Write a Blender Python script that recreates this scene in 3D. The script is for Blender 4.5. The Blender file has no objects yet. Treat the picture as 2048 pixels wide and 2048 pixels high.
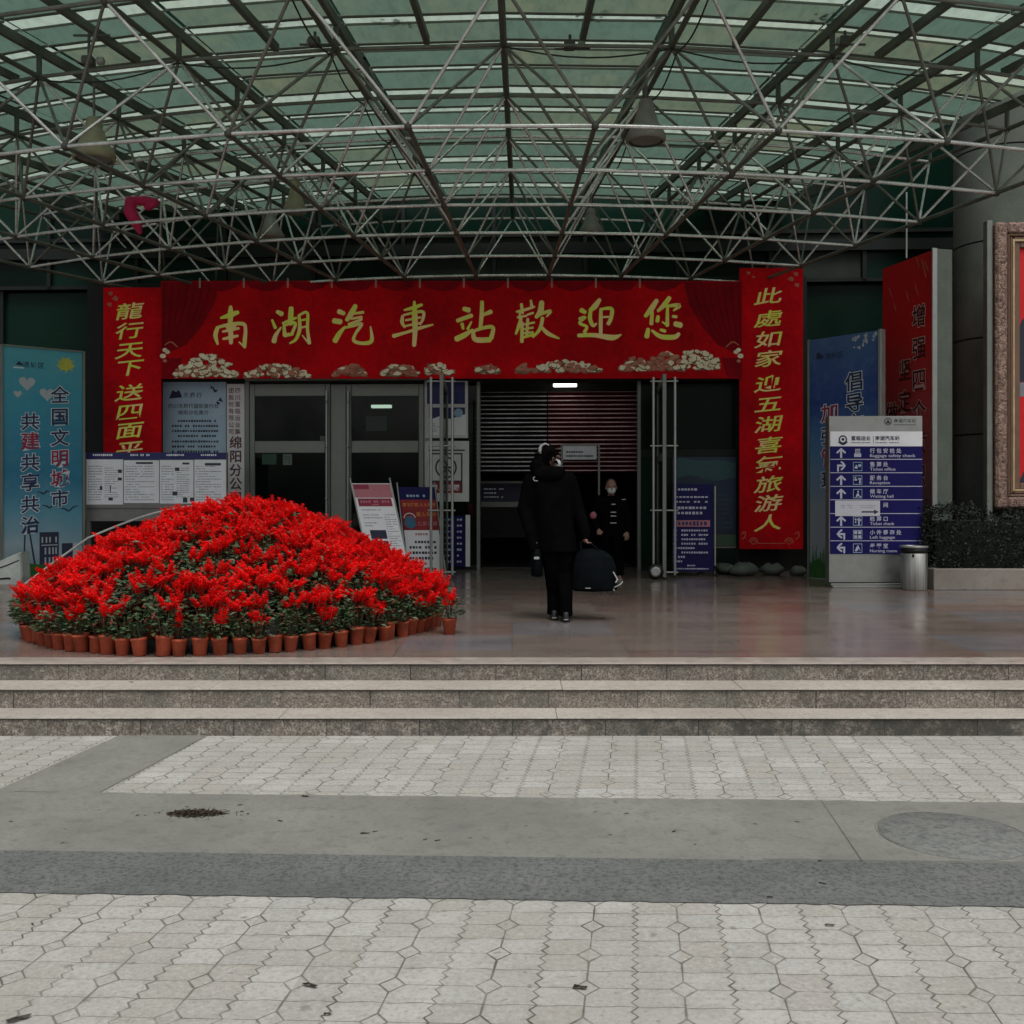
import bpy, math, random
from mathutils import Vector, Matrix
rnd = random.Random(7)
SC = bpy.context.scene
COL = SC.collection
R = math.radians
# ------------------------------------------------------------------ camera, sky, sun, exposure
CAM_Z, F_PX, HOR = 1.6, 2048.0, 992.0
FLOOR = 0.39                                   # entrance platform above the plaza
cd = bpy.data.cameras.new('camera'); cam = bpy.data.objects.new('camera', cd); COL.objects.link(cam)
cam.location = (0, 0, CAM_Z); cam.rotation_euler = (R(90), 0, 0)
cd.sensor_width = 36; cd.lens = 36.0 * F_PX / 2048; cd.shift_y = -(1024 - HOR) / 2048
cd.clip_end = 500; cd.clip_start = 0.05
SC.camera = cam
SC.render.resolution_x = SC.render.resolution_y = 1024
w = bpy.data.worlds.new('World'); SC.world = w; w.use_nodes = True
wn = w.node_tree.nodes; wl = w.node_tree.links
sky = wn.new('ShaderNodeTexSky'); sky.sky_type = 'NISHITA'; sky.sun_disc = False
SUN_EL, SUN_ROT = R(62), R(165)
sky.sun_elevation = SUN_EL; sky.sun_rotation = SUN_ROT; sky.dust_density = 6.0; sky.ozone_density = 1.0
hs = wn.new('ShaderNodeHueSaturation'); hs.inputs['Saturation'].default_value = 0.30
wl.new(sky.outputs[0], hs.inputs['Color']); wl.new(hs.outputs[0], wn['Background'].inputs[0])
wn['Background'].inputs[1].default_value = 0.10
sd = bpy.data.lights.new('sun', 'SUN'); sd.energy = 0.9; sd.angle = R(25); sd.color = (1, 0.97, 0.92)
so = bpy.data.objects.new('sun', sd); COL.objects.link(so)
# sun_rotation is measured clockwise from +Y: the light comes from behind the camera, a little to the right
so.rotation_euler = Vector((math.sin(SUN_ROT) * math.cos(SUN_EL), math.cos(SUN_ROT) * math.cos(SUN_EL), math.sin(SUN_EL))).to_track_quat('Z', 'Y').to_euler()
SC.view_settings.view_transform = 'Standard'; SC.view_settings.look = 'None'
SC.view_settings.exposure = 0.46; SC.view_settings.gamma = 1.0
SC.cycles.max_bounces = 8; SC.cycles.transparent_max_bounces = 12
SC.cycles.sample_clamp_indirect = 4.0

# ------------------------------------------------------------------ shader helpers
class S:
    """a socket with arithmetic"""
    def __init__(s, T, sock): s.T, s.k = T, sock
    def _b(s, op, o=None, p=None):
        n = s.T.nodes.new('ShaderNodeMath'); n.operation = op
        for i, v in enumerate((s, o, p)):
            if v is None: continue
            if isinstance(v, S): s.T.links.new(v.k, n.inputs[i])
            else: n.inputs[i].default_value = v
        return S(s.T, n.outputs[0])
    def __add__(s, o): return s._b('ADD', o)
    def __sub__(s, o): return s._b('SUBTRACT', o)
    def __mul__(s, o): return s._b('MULTIPLY', o)
    def __truediv__(s, o): return s._b('DIVIDE', o)
    def abs(s): return s._b('ABSOLUTE')
    def frac(s): return s._b('FRACT')
    def floor(s): return s._b('FLOOR')
    def sin(s): return s._b('SINE')
    def lt(s, o): return s._b('LESS_THAN', o)
    def gt(s, o): return s._b('GREATER_THAN', o)
    def mn(s, o): return s._b('MINIMUM', o)
    def mx(s, o): return s._b('MAXIMUM', o)
    def ping(s, o): return s._b('PINGPONG', o)
    def ramp(s, a, b, c=0.0, d=1.0):
        n = s.T.nodes.new('ShaderNodeMapRange'); n.clamp = True
        s.T.links.new(s.k, n.inputs[0])
        for i, v in enumerate((a, b, c, d)): n.inputs[i + 1].default_value = v
        return S(s.T, n.outputs[0])

class Mat:
    def __init__(m, name):
        m.mat = bpy.data.materials.new(name); m.mat.use_nodes = True
        m.T = m.mat.node_tree; m.p = m.T.nodes['Principled BSDF']; m.out = m.T.nodes['Material Output']
        m._co = {}
    def new(m, t): return m.T.nodes.new(t)
    def link(m, a, b): m.T.links.new(a.k if isinstance(a, S) else a, b)
    def xyz(m, kind='Object'):
        if kind not in m._co:
            if kind == 'World':
                g = m.new('ShaderNodeNewGeometry'); src = g.outputs['Position']
            else:
                t = m.new('ShaderNodeTexCoord'); src = t.outputs[kind]
            sp = m.new('ShaderNodeSeparateXYZ'); m.link(src, sp.inputs[0])
            m._co[kind] = (src, [S(m.T, o) for o in sp.outputs])
        return m._co[kind]
    def vec(m, x, y, z=0.0):
        c = m.new('ShaderNodeCombineXYZ')
        for i, v in enumerate((x, y, z)):
            if isinstance(v, S): m.link(v, c.inputs[i])
            else: c.inputs[i].default_value = v
        return c.outputs[0]
    def noise(m, scale, detail=4, rough=.55, vec=None, kind='World', dist=0.0):
        n = m.new('ShaderNodeTexNoise'); n.inputs['Scale'].default_value = scale
        n.inputs['Detail'].default_value = detail; n.inputs['Roughness'].default_value = rough
        n.inputs['Distortion'].default_value = dist
        m.link(vec if vec is not None else m.xyz(kind)[0], n.inputs['Vector'])
        return S(m.T, n.outputs['Fac'])
    def white(m, vec):
        n = m.new('ShaderNodeTexWhiteNoise'); n.noise_dimensions = '3D'; m.link(vec, n.inputs['Vector'])
        return S(m.T, n.outputs['Value'])
    def rand(m):
        n = m.new('ShaderNodeObjectInfo'); return S(m.T, n.outputs['Random'])
    def mix(m, f, a, b):
        n = m.new('ShaderNodeMix'); n.data_type = 'RGBA'
        if isinstance(f, S): m.link(f, n.inputs[0])
        else: n.inputs[0].default_value = f
        for i, v in ((6, a), (7, b)):
            if isinstance(v, (tuple, list)): n.inputs[i].default_value = (*v, 1)
            else: m.link(v, n.inputs[i])
        return n.outputs[2]
    def base(m, c):
        if isinstance(c, (tuple, list)): m.p.inputs['Base Color'].default_value = (*c, 1)
        else: m.link(c, m.p.inputs['Base Color'])
    def set(m, rough=None, metal=None, spec=None):
        for k, v in (('Roughness', rough), ('Metallic', metal), ('Specular IOR Level', spec)):
            if v is None: continue
            if isinstance(v, S): m.link(v, m.p.inputs[k])
            else: m.p.inputs[k].default_value = v
    def bump(m, h, strength=.3, dist=.01):
        b = m.new('ShaderNodeBump'); b.inputs['Strength'].default_value = strength; b.inputs['Distance'].default_value = dist
        m.link(h, b.inputs['Height']); m.link(b.outputs[0], m.p.inputs['Normal'])

MT = {}
def simple(name, c, rough=.6, metal=0.0, spec=.4, var=.25, scale=6, kind='World', c2=None, bump=0, bscale=40):
    """a plain painted / printed surface with real unevenness: blotches and fine grain"""
    m = Mat(name)
    n = m.noise(scale, 5, .6, kind=kind); g = m.noise(scale * 14, 2, .5, kind=kind)
    f = (n * .75 + g * .25).ramp(.3, .7)
    dk = c2 or tuple(x * (1 - var) for x in c); lt = c if c2 else tuple(min(1, x * (1 + var * .5)) for x in c)
    m.base(m.mix(f, dk, lt)); m.set(n.ramp(.3, .7, max(.03, rough - .08), min(1, rough + .1)), metal, spec)
    if bump: m.bump(m.noise(bscale, 3, .5, kind=kind), bump, .004)
    MT[name] = m.mat; return m.mat

# ------------------------------------------------------------------ geometry helpers
class MB:
    def __init__(s): s.v, s.f, s.m, s.mats, s.sm = [], [], [], [], []
    def mi(s, mat):
        if mat not in s.mats: s.mats.append(mat)
        return s.mats.index(mat)
    def add(s, vs, fs, mat, smooth=False):
        o = len(s.v); s.v += [tuple(v) for v in vs]; i = s.mi(mat)
        for f in fs: s.f.append([o + k for k in f]); s.m.append(i); s.sm.append(smooth)
    def quad(s, a, b, c, d, mat): s.add((a, b, c, d), ((0, 1, 2, 3),), mat)
    def box(s, x0, x1, y0, y1, z0, z1, mat, bev=0.0):
        if x0 > x1: x0, x1 = x1, x0
        if y0 > y1: y0, y1 = y1, y0
        if z0 > z1: z0, z1 = z1, z0
        b = min(bev, (x1 - x0) * .45, (y1 - y0) * .45, (z1 - z0) * .45)
        if b <= 0:
            v = [(x, y, z) for z in (z0, z1) for y in (y0, y1) for x in (x0, x1)]
            s.add(v, ((0, 2, 3, 1), (4, 5, 7, 6), (0, 1, 5, 4), (2, 6, 7, 3), (0, 4, 6, 2), (1, 3, 7, 5)), mat); return
        # chamfered box
        v = []; idx = {}
        X, Y, Z = (x0, x1), (y0, y1), (z0, z1)
        for i in (0, 1):
            for j in (0, 1):
                for k in (0, 1):
                    c = (X[i], Y[j], Z[k]); d = (1 - 2 * i, 1 - 2 * j, 1 - 2 * k)
                    for ax in range(3):
                        p = [c[q] + (0 if q == ax else d[q] * b) for q in range(3)]
                        idx[i, j, k, ax] = len(v); v.append(p)
        fs = []
        for ax in range(3):
            o1, o2 = [q for q in range(3) if q != ax]
            for e in (0, 1):
                r = []
                for (p, q) in ((0, 0), (1, 0), (1, 1), (0, 1)):
                    t = [0, 0, 0]; t[ax] = e; t[o1] = p; t[o2] = q; r.append(idx[(*t, ax)])
                fs.append(r)
            for (p, q) in ((0, 0), (1, 0), (1, 1), (0, 1)):      # edges along ax
                t0 = [0, 0, 0]; t0[o1] = p; t0[o2] = q; t1 = list(t0); t1[ax] = 1
                fs.append((idx[(*t0, o1)], idx[(*t0, o2)], idx[(*t1, o2)], idx[(*t1, o1)]))
        for i in (0, 1):
            for j in (0, 1):
                for k in (0, 1): fs.append((idx[i, j, k, 0], idx[i, j, k, 1], idx[i, j, k, 2]))
        s.add(v, fs, mat)
    def tube(s, p, q, r, mat, n=8, r2=None, caps=True):
        p, q = Vector(p), Vector(q); d = q - p
        if d.length < 1e-6: return
        d.normalize(); a = d.orthogonal().normalized(); b = d.cross(a); r2 = r if r2 is None else r2
        v = []
        for c, rr in ((p, r), (q, r2)):
            for i in range(n):
                t = 2 * math.pi * i / n; v.append(c + (a * math.cos(t) + b * math.sin(t)) * rr)
        fs = [(i, (i + 1) % n, n + (i + 1) % n, n + i) for i in range(n)]
        o = len(s.v); s.add(v, fs, mat, True)
        if caps: s.add(v[:n], (tuple(range(n))[::-1],), mat); s.add(v[n:], (tuple(range(n)),), mat)
    def path(s, pts, r, mat, n=6):
        for a, b in zip(pts, pts[1:]): s.tube(a, b, r, mat, n)
    def lathe(s, prof, mat, c=(0, 0, 0), n=24, axis='z', closed=True):
        v = []
        for (r, h) in prof:
            for i in range(n):
                t = 2 * math.pi * i / n; x, y = r * math.cos(t), r * math.sin(t)
                if axis == 'z': v.append((c[0] + x, c[1] + y, c[2] + h))
                elif axis == 'y': v.append((c[0] + x, c[1] + h, c[2] + y))
                else: v.append((c[0] + h, c[1] + x, c[2] + y))
        fs = []
        for k in range(len(prof) - 1):
            for i in range(n): fs.append((k * n + i, k * n + (i + 1) % n, (k + 1) * n + (i + 1) % n, (k + 1) * n + i))
        s.add(v, fs, mat, True)
        if closed: s.add(v[:n], (tuple(range(n))[::-1],), mat); s.add(v[-n:], (tuple(range(n)),), mat)
    def blob(s, c, r, mat, n=10, m=7):
        c = Vector(c); r = r if isinstance(r, (tuple, list)) else (r, r, r)
        v = [(c.x, c.y, c.z - r[2])]
        for j in range(1, m):
            a = -math.pi / 2 + math.pi * j / m
            for i in range(n):
                t = 2 * math.pi * i / n
                v.append((c.x + r[0] * math.cos(a) * math.cos(t), c.y + r[1] * math.cos(a) * math.sin(t), c.z + r[2] * math.sin(a)))
        v.append((c.x, c.y, c.z + r[2])); L = len(v) - 1
        fs = [(0, 1 + (i + 1) % n, 1 + i) for i in range(n)]
        for j in range(m - 2):
            for i in range(n): fs.append((1 + j * n + i, 1 + j * n + (i + 1) % n, 1 + (j + 1) * n + (i + 1) % n, 1 + (j + 1) * n + i))
        k = 1 + (m - 2) * n
        fs += [(k + i, k + (i + 1) % n, L) for i in range(n)]
        s.add(v, fs, mat, True)
    def limb(s, p, q, r1, r2, mat, n=12):
        s.tube(p, q, r1, mat, n, r2); s.blob(p, r1, mat, n, 8); s.blob(q, r2, mat, n, 8)
    def loft(s, rings, mat, n=22, wob=0.0, fr=5, seed=0):
        """rings: (x, y, z, rx, ry); closed at both ends"""
        v = []; rr = random.Random(seed); ph = [rr.uniform(0, 6.28) for _ in range(4)]
        for k, (x, y, z, rx, ry) in enumerate(rings):
            for i in range(n):
                t = 2 * math.pi * i / n
                f = 1 + wob * (math.sin(fr * t + ph[0] + z * 3) + .6 * math.sin((fr + 3) * t + ph[1] - z * 7) + .5 * math.sin(z * 22 + ph[2] + 2 * t))
                v.append((x + rx * f * math.cos(t), y + ry * f * math.sin(t), z))
        fs = []
        for k in range(len(rings) - 1):
            for i in range(n): fs.append((k * n + i, k * n + (i + 1) % n, (k + 1) * n + (i + 1) % n, (k + 1) * n + i))
        fs += [tuple(range(n))[::-1], tuple(range((len(rings) - 1) * n, len(rings) * n))]
        s.add(v, fs, mat, True)
    def mesh(s, name):
        me = bpy.data.meshes.new(name); me.from_pydata(s.v, [], s.f)
        for m in s.mats: me.materials.append(m)
        if s.f:
            me.polygons.foreach_set('material_index', s.m); me.polygons.foreach_set('use_smooth', s.sm)
        me.update(); return me
    def build(s, name, parent=None, loc=None, rot=0.0):
        o = bpy.data.objects.new(name, s.mesh(name)); COL.objects.link(o)
        if parent is not None: o.parent = parent
        if loc is not None: o.location = loc
        o.rotation_euler = (0, 0, rot); return o

def tag(o, label=None, cat=None, group=None, kind=None):
    if label: o['label'] = label
    if cat: o['category'] = cat
    if group: o['group'] = group
    if kind: o['kind'] = kind
    return o
def thing(name, label, cat, loc=(0, 0, 0), rot=0.0, group=None):
    o = bpy.data.objects.new(name, None); COL.objects.link(o); o.empty_display_size = .1
    o.location = loc; o.rotation_euler = (0, 0, rot); return tag(o, label, cat, group)
def dup(root, loc, rot=0.0, label=None, scale=None):
    r = root.copy(); COL.objects.link(r); r.location = loc; r.rotation_euler = (0, 0, rot)
    if label: r['label'] = label
    if scale: r.scale = (scale, scale, scale)
    for ch in list(root.children):
        c = ch.copy(); COL.objects.link(c); c.parent = r
    return r
def fuse(mb, mat, voxel, smooth=2):
    """melt overlapping closed pieces into one continuous surface"""
    o = bpy.data.objects.new('tmp', mb.mesh('tmp')); COL.objects.link(o)
    r = o.modifiers.new('r', 'REMESH'); r.mode = 'VOXEL'; r.voxel_size = voxel; r.use_smooth_shade = True
    if smooth:
        k = o.modifiers.new('s', 'SMOOTH'); k.iterations = smooth; k.factor = .5
    dg = bpy.context.evaluated_depsgraph_get()
    me = bpy.data.meshes.new_from_object(o.evaluated_get(dg)); bpy.data.objects.remove(o)
    me.materials.clear(); me.materials.append(mat)
    me.polygons.foreach_set('material_index', [0] * len(me.polygons))
    me.polygons.foreach_set('use_smooth', [True] * len(me.polygons)); me.update()
    return me
def link_mesh(me, name, parent=None):
    me.name = name; o = bpy.data.objects.new(name, me); COL.objects.link(o); o.parent = parent; return o

_gl = {}
def glyph(s, bold=0.0):
    k = (s, bold)
    if k not in _gl:
        c = bpy.data.curves.new('t', 'FONT'); c.body = s; c.offset = bold; c.resolution_u = 3; c.fill_mode = 'FRONT'
        o = bpy.data.objects.new('t', c); COL.objects.link(o)
        dg = bpy.context.evaluated_depsgraph_get(); dg.update()
        me = bpy.data.meshes.new_from_object(o.evaluated_get(dg))
        vs = [(v.co.x, v.co.y) for v in me.vertices]; fs = [tuple(p.vertices) for p in me.polygons]
        x0 = min((v[0] for v in vs), default=0); x1 = max((v[0] for v in vs), default=1)
        bpy.data.objects.remove(o); bpy.data.curves.remove(c); bpy.data.meshes.remove(me)
        _gl[k] = (vs, fs, x0, x1)
    return _gl[k]

class Board:
    """draws flat print on a panel; mp(px, py, layer) -> local point, layers 1.5 mm apart"""
    def __init__(s, mp): s.mp, s.parts = mp, {}
    def mb(s, part): return s.parts.setdefault(part, MB())
    def rect(s, part, mat, x0, y0, x1, y1, L=1):
        s.mb(part).add([s.mp(x0, y1, L), s.mp(x1, y1, L), s.mp(x1, y0, L), s.mp(x0, y0, L)], ((0, 1, 2, 3),), mat)
    def slab(s, part, mat, x0, y0, x1, y1, depth, L=0):
        a, b_, c, d = [Vector(s.mp(x, y, L)) for x, y in ((x0, y1), (x1, y1), (x1, y0), (x0, y0))]
        n = (b_ - a).cross(d - a).normalized() * -depth
        s.mb(part).add([a, b_, c, d, a + n, b_ + n, c + n, d + n], ((0, 1, 2, 3), (7, 6, 5, 4), (0, 4, 5, 1), (1, 5, 6, 2), (2, 6, 7, 3), (3, 7, 4, 0)), mat)
    def poly(s, part, mat, pts, L=1):
        s.mb(part).add([s.mp(x, y, L) for x, y in pts], (tuple(range(len(pts))),), mat)
    def oval(s, part, mat, cx, cy, rx, ry, L=1, n=16, rot=0.0, wob=0.0, seed=0):
        p = []
        for i in range(n):
            t = 2 * math.pi * i / n; f = 1 + wob * math.sin(3 * t + seed) + wob * math.sin(5 * t + 2 * seed)
            x, y = rx * f * math.cos(t), ry * f * math.sin(t)
            p.append((cx + x * math.cos(rot) - y * math.sin(rot), cy + x * math.sin(rot) + y * math.cos(rot)))
        s.poly(part, mat, p, L)
    def ring(s, part, mat, cx, cy, r, wd, L=1, n=20, a0=0.0, a1=6.2832, sy=1.0):
        v = []
        for i in range(n + 1):
            t = a0 + (a1 - a0) * i / n
            for q in (r, r - wd): v.append(s.mp(cx + q * math.cos(t), cy + q * sy * math.sin(t), L))
        s.mb(part).add(v, [(2 * i, 2 * i + 2, 2 * i + 3, 2 * i + 1) for i in range(n)], mat)
    def chars(s, part, mat, txt, x, y, size, bold=.008, L=2, step=None, vertical=False, rise=0.0, slant=0.0, sx=1.0):
        """each character centred on its spot; y is the row's (or first character's) centre"""
        st = step or size * 1.05
        for i, ch in enumerate(txt):
            if ch == ' ': continue
            cx, cy = (x, y + i * st) if vertical else (x + i * st, y)
            vs, fs, a, b = glyph(ch, bold)
            s.mb(part).add([s.mp(cx + (u - .5 + slant * (v - .38)) * size * sx, cy - (v - .38 + rise * (u - .5)) * size, L) for u, v in vs], fs, mat)
    def line(s, part, mat, txt, x, y, size, bold=.005, L=2, width=None, centre=False):
        vs, fs, a, b = glyph(txt, bold)
        k = size if width is None else width / (b - a)
        x0 = x - (b - a) * k / 2 if centre else x
        s.mb(part).add([s.mp(x0 + (u - a) * k, y - v * size, L) for u, v in vs], fs, mat)
    def stroke(s, part, mat, pts, L=2, wscale=1.0, n=5):
        """a brush stroke: (x, y, width) points, smoothed, round ends"""
        P = [tuple(p) for p in pts]; out = []
        for i in range(len(P) - 1):
            p0, p1, p2, p3 = P[max(0, i - 1)], P[i], P[i + 1], P[min(len(P) - 1, i + 2)]
            for j in range(n):
                t = j / n
                out.append(tuple(.5 * (2 * b + (c - a) * t + (2 * a - 5 * b + 4 * c - d) * t * t + (3 * b - a - 3 * c + d) * t ** 3) for a, b, c, d in zip(p0, p1, p2, p3)))
        out.append(P[-1]); v = []; m = len(out)
        def nrm(i):
            a, b = out[max(0, i - 1)], out[min(m - 1, i + 1)]; dx, dy = b[0] - a[0], b[1] - a[1]; l = math.hypot(dx, dy) or 1
            return dx / l, dy / l
        left, right = [], []
        for i, (x, y, wd) in enumerate(out):
            dx, dy = nrm(i); h = wd * wscale / 2
            left.append((x - dy * h, y + dx * h)); right.append((x + dy * h, y - dx * h))
        mbx = s.mb(part); vs = [s.mp(x, y, L) for pr in zip(left, right) for x, y in pr]
        mbx.add(vs, [(2 * i, 2 * i + 1, 2 * i + 3, 2 * i + 2) for i in range(m - 1)], mat)
        for i, sg in ((0, -1), (m - 1, 1)):                 # ends
            dx, dy = nrm(i); x, y, wd = out[i]; h = wd * wscale / 2; c = []
            for k in range(6):
                t = math.pi * k / 5; c.append((x - dy * h * math.cos(t) + sg * dx * h * .75 * math.sin(t), y + dx * h * math.cos(t) + sg * dy * h * .75 * math.sin(t)))
            mbx.add([s.mp(a, b, L) for a, b in c], (tuple(range(6)),), mat)
    def fine(s, part, mat, x0, y0, x1, y1, rows, fill=.55, L=2, seed=0, unit=None, ragged=.3):
        """print too small to read: rows of little marks"""
        r = random.Random(seed); ph = (y1 - y0) / rows; u = unit or ph * .8
        for i in range(rows):
            yy = y0 + ph * (i + .5); end = x1 if r.random() > ragged else x0 + (x1 - x0) * r.uniform(.35, .9); x = x0
            while x + u * .8 < end:
                if r.random() > .06:
                    hh = ph * fill * r.uniform(.7, 1) / 2; ww = u * r.uniform(.6, .85)
                    s.rect(part, mat, x, yy - hh, x + ww, yy + hh, L)
                x += u
    def flush(s, parent):
        for n, b in s.parts.items():
            if b.f: b.build(n, parent)

# ------------------------------------------------------------------ places
PSI = .05; CP, SP = math.cos(PSI), math.sin(PSI); FY = 16.7     # the station front, its right end a little nearer
def fpt(px, py, b=0.0):
    """pixel -> (along, up) on the plane b metres behind the station front"""
    u = (px - 1024) / F_PX
    a = (u * (FY + b * CP) - b * SP) / (CP + u * SP)
    Y = FY - a * SP + b * CP
    return a, CAM_Z + (HOR - py) / F_PX * Y
def fw(a, b, z): return (a * CP + b * SP, FY - a * SP + b * CP, z)
def fmap(a0, z0, b, b0=0.0):
    """px map for a board whose empty stands at along a0, up z0, depth b0"""
    def mp(px, py, L=0):
        a, z = fpt(px, py, b); return (a - a0, b - b0 - L * .0015, z - z0)
    return mp
def floor_at(px, py, z=FLOOR):
    d = F_PX * (CAM_Z - z) / (py - HOR); return Vector(((px - 1024) / F_PX * d, d, z))
# ------------------------------------------------------------------ ground materials
def mat_paver():
    m = Mat('white_paver'); src, (x, y, z) = m.xyz('World')
    wig = m.noise(1.3, 2, .5)
    u = x - y * .123 + .01; v = y + x * .037 + .02
    P, Q = .318, .24
    up = (u / P).frac() * P                      # 0..P
    vq = (v / Q).frac() * Q
    du = (up - P / 2).abs(); dz = (up - P / 2).abs() * -1.0 + P / 2    # to straight joint / to zigzag joint
    dv = vq.mn(vq * -1.0 + Q)                    # to diamond row
    dw = ((vq - Q / 2) + ((u * 39.0).sin() * .0035)).abs()
    zig = ((u / P + .5).floor() * P)             # centre of the nearest zigzag joint
    zz = ((u - zig) + ((v / .03).ping(1.0) - .5) * .022).abs()
    dia = du / .043 + dv / .052
    ind = dia.lt(1.0)
    wd = m.noise(9, 2, .5).ramp(.3, .75, .0016, .0046)
    wz = m.noise(7, 2, .5).ramp(.3, .75, .0014, .0052)
    def lt(a, b): return (a / b).ramp(.5, 1.5, 1.0, 0.0)
    straight = lt(du, wd) * (ind * -1.0 + 1.0)
    horiz = lt(dv, wd * .5) * (ind * -1.0 + 1.0)
    wavy = lt(dw, wd * .55)
    dl = lt((dia - 1.0).abs() * .033, wd)
    joint = straight.mx(horiz).mx(wavy).mx(lt(zz, wz)).mx(dl)
    dmin = du.mn(dv).mn(((u - zig) + ((v / .03).ping(1.0) - .5) * .019).abs()).mn(dw)
    grime = dmin.ramp(.0, .030, 1.0, 0.0) * m.noise(5, 4, .7).ramp(.42, .72)
    cell = m.white(m.vec((u / (P / 2)).floor(), ((v / Q) + .5).floor(), 0.0))
    big = m.noise(.8, 4, .6); fine = m.noise(48, 4, .8); blot = m.noise(7, 6, .7)
    c = m.mix(cell, (.315, .316, .296), (.422, .422, .398))
    c = m.mix(cell.gt(.9) * .6, c, (.27, .265, .225)); c = m.mix(cell.lt(.06) * .7, c, (.34, .32, .29)); c = m.mix(grime * .6, c, (.19, .185, .15))
    c = m.mix(big.ramp(.35, .7, 0, .55), c, (.29, .285, .25))
    c = m.mix(blot.ramp(.48, .7, 0, .6), c, (.25, .25, .22)); c = m.mix(fine.ramp(.30, .48, .5, 0), c, (.50, .50, .46))
    c = m.mix(fine.ramp(.52, .68, 0, .65), c, (.18, .18, .16))
    c = m.mix(m.noise(13, 2, .5).ramp(.69, .73, 0, .55), c, (.13, .125, .105)); c = m.mix(m.noise(.45, 5, .7).ramp(.5, .68, 0, .45), c, (.25, .245, .205))
    c = m.mix(joint * m.noise(3, 4, .7).ramp(.32, .6, .30, .95), c, (.075, .07, .05))
    m.base(c); m.set(.85, 0, .25)
    m.bump(joint * -1.0 + fine * .25, .5, .006); return m.mat
def mat_slab(name, a, b, spk, scale=150, lo=.45, hi=.7, rough=.8):
    m = Mat(name); g = m.noise(scale, 4, .85); n = m.noise(1.1, 5, .65); k = m.noise(11, 4, .6)
    c = m.mix(n.ramp(.35, .65), a, b); c = m.mix(g.ramp(lo, hi, 0, .8), c, spk)
    c = m.mix(k.ramp(.52, .75, 0, .5), c, tuple(x * .6 for x in a)); c = m.mix(m.noise(16, 2, .5).ramp(.70, .74, 0, .5), c, tuple(x * .5 for x in a))
    m.base(c); m.set(rough, 0, .3); m.bump(g, .3, .004); return m.mat
def mat_riser(name, seed, stain):
    m = Mat(name); src, (x, y, z) = m.xyz('World')
    blk = ((x + seed * .37) / .62).floor(); cell = m.white(m.vec(blk, float(seed), 0.0))
    g = m.noise(26, 4, .75); g2 = m.noise(75, 3, .7); n = m.noise(3.0, 6, .75)
    c = m.mix(cell, (.140, .118, .098), (.235, .205, .175))
    c = m.mix(g.ramp(.46, .62, 0, .85), c, (.36, .335, .29)); c = m.mix(g2.ramp(.45, .62, 0, .85), c, (.050, .046, .036)); c = m.mix(m.noise(1.7, 5, .7).ramp(.5, .64, 0, .6), c, (.10, .105, .085))
    d = n.ramp(.45, .62) * stain if stain < 1 else ((n * .6 + m.noise(8, 4, .7) * .4) + x.ramp(-3.0, 2.0, -.10, .055)).ramp(.43, .60, 0, .88)
    c = m.mix(d, c, (.045, .045, .04))
    j = ((x + seed * .37) / .62).frac().lt(.012) * m.noise(2.5, 2).ramp(.35, .6, .25, 1)
    c = m.mix(j, c, (.03, .028, .025)); m.base(c); m.set(.75, 0, .3); m.bump(j * -1.0 + g * .3, .4, .006); return m.mat
def mat_marble():
    m = Mat('polished_stone_floor'); src, (x, y, z) = m.xyz('World')
    tx, ty = (x / .9).floor(), ((y + .1) / .9).floor()
    cell = m.white(m.vec(tx, ty, 3.0)); cell2 = m.white(m.vec(tx, ty, 9.0))
    st = m.noise(1.0, 6, .7, vec=m.vec(x * .9, y * 3.6, 0.0), dist=.35)
    fi = m.noise(60, 3, .7)
    c = m.mix(cell, (.135, .105, .090), (.175, .145, .125))
    c = m.mix(cell2.gt(.74), c, (.155, .102, .086)); c = m.mix(cell2.lt(.16), c, (.135, .130, .145))
    c = m.mix(st.ramp(.42, .68, 0, .6), c, (.225, .185, .16)); c = m.mix(st.ramp(.28, .42, .5, 0), c, (.10, .075, .065))
    c = m.mix(fi.ramp(.5, .75, 0, .3), c, (.12, .10, .09))
    j = (x / .9).frac().lt(.006).mx(((y + .1) / .9).frac().lt(.010)); c = m.mix(j * .8, c, (.06, .05, .045))
    m.base(c); m.set(m.noise(2.2, 5, .6).ramp(.3, .7, .10, .26), 0, .5); m.bump(m.noise(3.0, 2), .03, .01); return m.mat

M_PAVE = mat_paver()
M_STRIP = mat_slab('grey_granite_strip', (.150, .154, .138), (.215, .217, .195), (.135, .135, .118), 34, .48, .68)
M_DARK = mat_slab('dark_granite_strip', (.105, .114, .108), (.158, .163, .154), (.045, .052, .05), 42, .46, .62)
M_TREAD = mat_slab('step_tread', (.33, .30, .265), (.42, .39, .345), (.21, .185, .155), 40, .47, .66)
M_MARB = mat_marble()
M_RIS = [mat_riser('granite_riser_%s' % n, i, s) for i, (n, s) in enumerate((('low', 1.0), ('middle', .45), ('top', .35)))]
M_CRACK = simple('paving_crack', (.11, .11, .10), .9)
M_SEAM = simple('shadow_seam', (.03, .028, .026), .9)

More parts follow.
